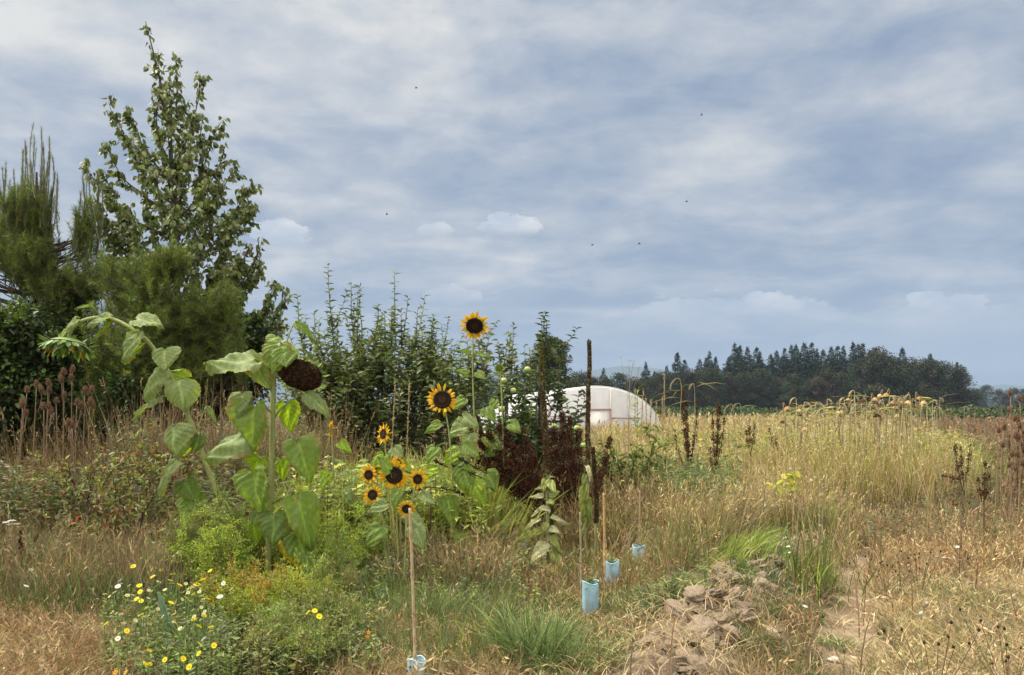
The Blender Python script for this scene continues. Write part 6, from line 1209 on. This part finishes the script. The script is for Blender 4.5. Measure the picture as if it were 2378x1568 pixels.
shelter(325, 1211, 1250, 7.7, .10, .30, 'faded pale green blue tree guard left of the leafy mullein', PB)
def cane(px0, y0, px1, y1, Y, label, col=(.42, .28, .14), r0=.007):
    a = pt(px0, y0, Y); a[2] = max(a[2], float(H(a[0], Y))); b = pt(px1, y1, Y); K = 40; g = Geo(); c = qcurve(a, b, (.004, 0, 0), K); rad = np.full(K, r0); rad[[8, 17, 25, 33]] *= 1.28; C = np.tile(col, (K, 1)); C[[8, 17, 25, 33]] *= .7; C = C * (1 + .12 * rng(5).standard_normal((K, 1)))
    g.tubes(c, rad, C, 9); setp(to_obj('bamboo_cane', g, M_WOOD, None, a), label, 'cane')
cane(966, 1640, 952, 1180, 4.35, 'tall bamboo cane in front of the low sunflower cluster', (.42, .31, .19), .008)
cane(1404, 1330, 1402, 1145, 6.5, 'upright orange tan bamboo cane behind the middle tree guard', (.46, .29, .12), .009)
cane(1350, 1400, 1347, 1190, 5.9, 'grey weathered cane left of the nearest tree guard', (.30, .23, .15), .007)
cane(1466, 1260, 1464, 1135, 7.9, 'weathered cane behind the farthest tree guard, left one', (.34, .25, .16), .008)
cane(1484, 1260, 1486, 1140, 7.4, 'weathered cane behind the farthest tree guard, right one', (.36, .27, .17), .007)

# ------------------------------------------------------------------ clods and stones on the ridge, pale flat stones, birds
def clods():
    r = rng(340); pr = []
    m = mat_attr('soil_clod', .95, 0, .35, 25, .1, 1.0, 60)
    for i in range(5):
        g = Geo(); K, S = 26, 34; u = np.linspace(.001, math.pi, K)[:, None]; v = np.linspace(0, 2 * math.pi, S + 1)[None]; d = np.stack([np.sin(u) * np.cos(v), np.sin(u) * np.sin(v), np.cos(u) + 0 * v], -1)
        n = 0
        for o in range(6): f = 1.3 * 1.9 ** o; n = n + .58 ** o * (vnoise((d[..., 0] + 3) * f + i * 7, (d[..., 1] + d[..., 2] * 1.7 + 5) * f, 30 + i) - .5)
        g.grid(d * (1, .8, .62) * (1 + .75 * n)[..., None], (.36, .28, .20)); o = to_obj('soil_clod', g, m); setp(o, 'rough dry soil clod on the dug ridge beside the path', 'soil clod', 'dry soil clods along the dug ridge'); pr.append(o)
    k = 0
    for i in range(290):
        q = r.random(); t = q * (len(RIDGE) - 1); a = int(t); p = RIDGE[a] * (1 - t + a) + RIDGE[a + 1] * (t - a) + r.normal(0, .19, 2); s = (.014 + .055 * r.random() ** 2) if i > 30 else r.uniform(.06, .11); loc = (p[0], p[1], float(H(p[0], p[1])) + s * .15)
        o = pr[i % 5] if i < 5 else pr[i % 5].copy()
        if i >= 5: COL.objects.link(o)
        o.location = loc; o.rotation_euler = (r.uniform(-.4, .4), r.uniform(-.4, .4), r.uniform(0, 6.28)); o.scale = (s * r.uniform(.9, 1.5), s, s * r.uniform(.7, 1.1))
    ms = mat_attr('pale_stone', .9, 0, .15, 20, .2, .4, 40)
    for i, (x, y, w, lb) in enumerate([(935, 1449, .10, 'pale flat stone left of the bamboo cane'), (985, 1453, .08, 'pale flat stone just right of the bamboo cane'), (960, 1458, .06, 'small pale stone touching the bamboo cane'), (1010, 1447, .05, 'smallest pale stone at the right end of the stones')]):
        Y = 5.75; g = Geo(); c = pt(x, y, Y); K, S = 9, 16; u = np.linspace(.001, math.pi, K)[:, None]; v = np.linspace(0, 2 * math.pi, S + 1)[None]; d = np.stack([np.sin(u) * np.cos(v), np.sin(u) * np.sin(v), np.cos(u) + 0 * v], -1); n = vnoise(d[..., 0] * 2 + i * 9 + 4, (d[..., 1] + d[..., 2]) * 2 + 6, 77) - .5
        g.grid(np.array([c[0], Y, float(H(c[0], Y)) + .03]) + d * (w, w * .5, .022) * (1 + .5 * n)[..., None], (.55, .47, .38)); setp(to_obj('flat_stone', g, ms, None, np.array([c[0], Y, 0])), lb, 'stone')
clods()
def birds():
    m = mat_attr('bird_feathers', .8, 0, .1, 10)
    for i, (x, y, lb, tl) in enumerate([(967, 205, 'tiny bird highest in the sky above the fruit trees', .3), (899, 499, 'tiny bird left of the small white cloud puffs', -.5), (1376, 570, 'dark tiny bird lowest in the middle of the sky', .2), (1485, 567, 'faint tiny bird right of the dark lowest one', .1), (1595, 469, 'dark tiny bird over the wood right of centre', .4), (1630, 268, 'tiny bird high in the right half of the sky', 1.3)]):
        Y = 60.; c = pt(x, y, Y); root = thing('bird', c, lb, 'bird'); g = Geo(); L = .13
        g.grid(spindle(c + (-L, 0, 0), (1, .3, .25), L * 2, .055, 8, 8), (.02, .02, .022)); to_obj('body', g, m, root)
        for s in (-1, 1):
            g = Geo(); a = c + (.0, .01 * s, .01); e = c + (-.05 + .02 * s, .12 * s, .10 + tl * .08 * s); w = np.array([.05, 0, 0]); K = 5; t = np.linspace(0, 1, K)[:, None]; u = np.linspace(-1, 1, 3)[None]
            V = a + (e - a) * t[..., None] + w * (u * (1 - .8 * t))[..., None] + UP * (.03 * np.sin(math.pi * t))[..., None]; g.grid(V, (.02, .02, .022)); to_obj('wing', g, m, root)
birds()
# ------------------------------------------------------------------ haze
def haze():
    m = D.materials.new('haze_air'); m.use_nodes = True; t = NT(m.node_tree)
    v = t.n('ShaderNodeVolumePrincipled', {'Color': (.36, .47, .64, 1), 'Density': .0002, 'Anisotropy': 0.0})
    t.n('ShaderNodeOutputMaterial', {'Volume': v.outputs[0]})
    g = Geo(); g.box((0, 3700, 240), (14000, 8400, 484), (1, 1, 1)); setp(to_obj('haze', g, m, smooth=False), 'thin blue haze over the far wood and hills', 'haze', kind='stuff')
haze()
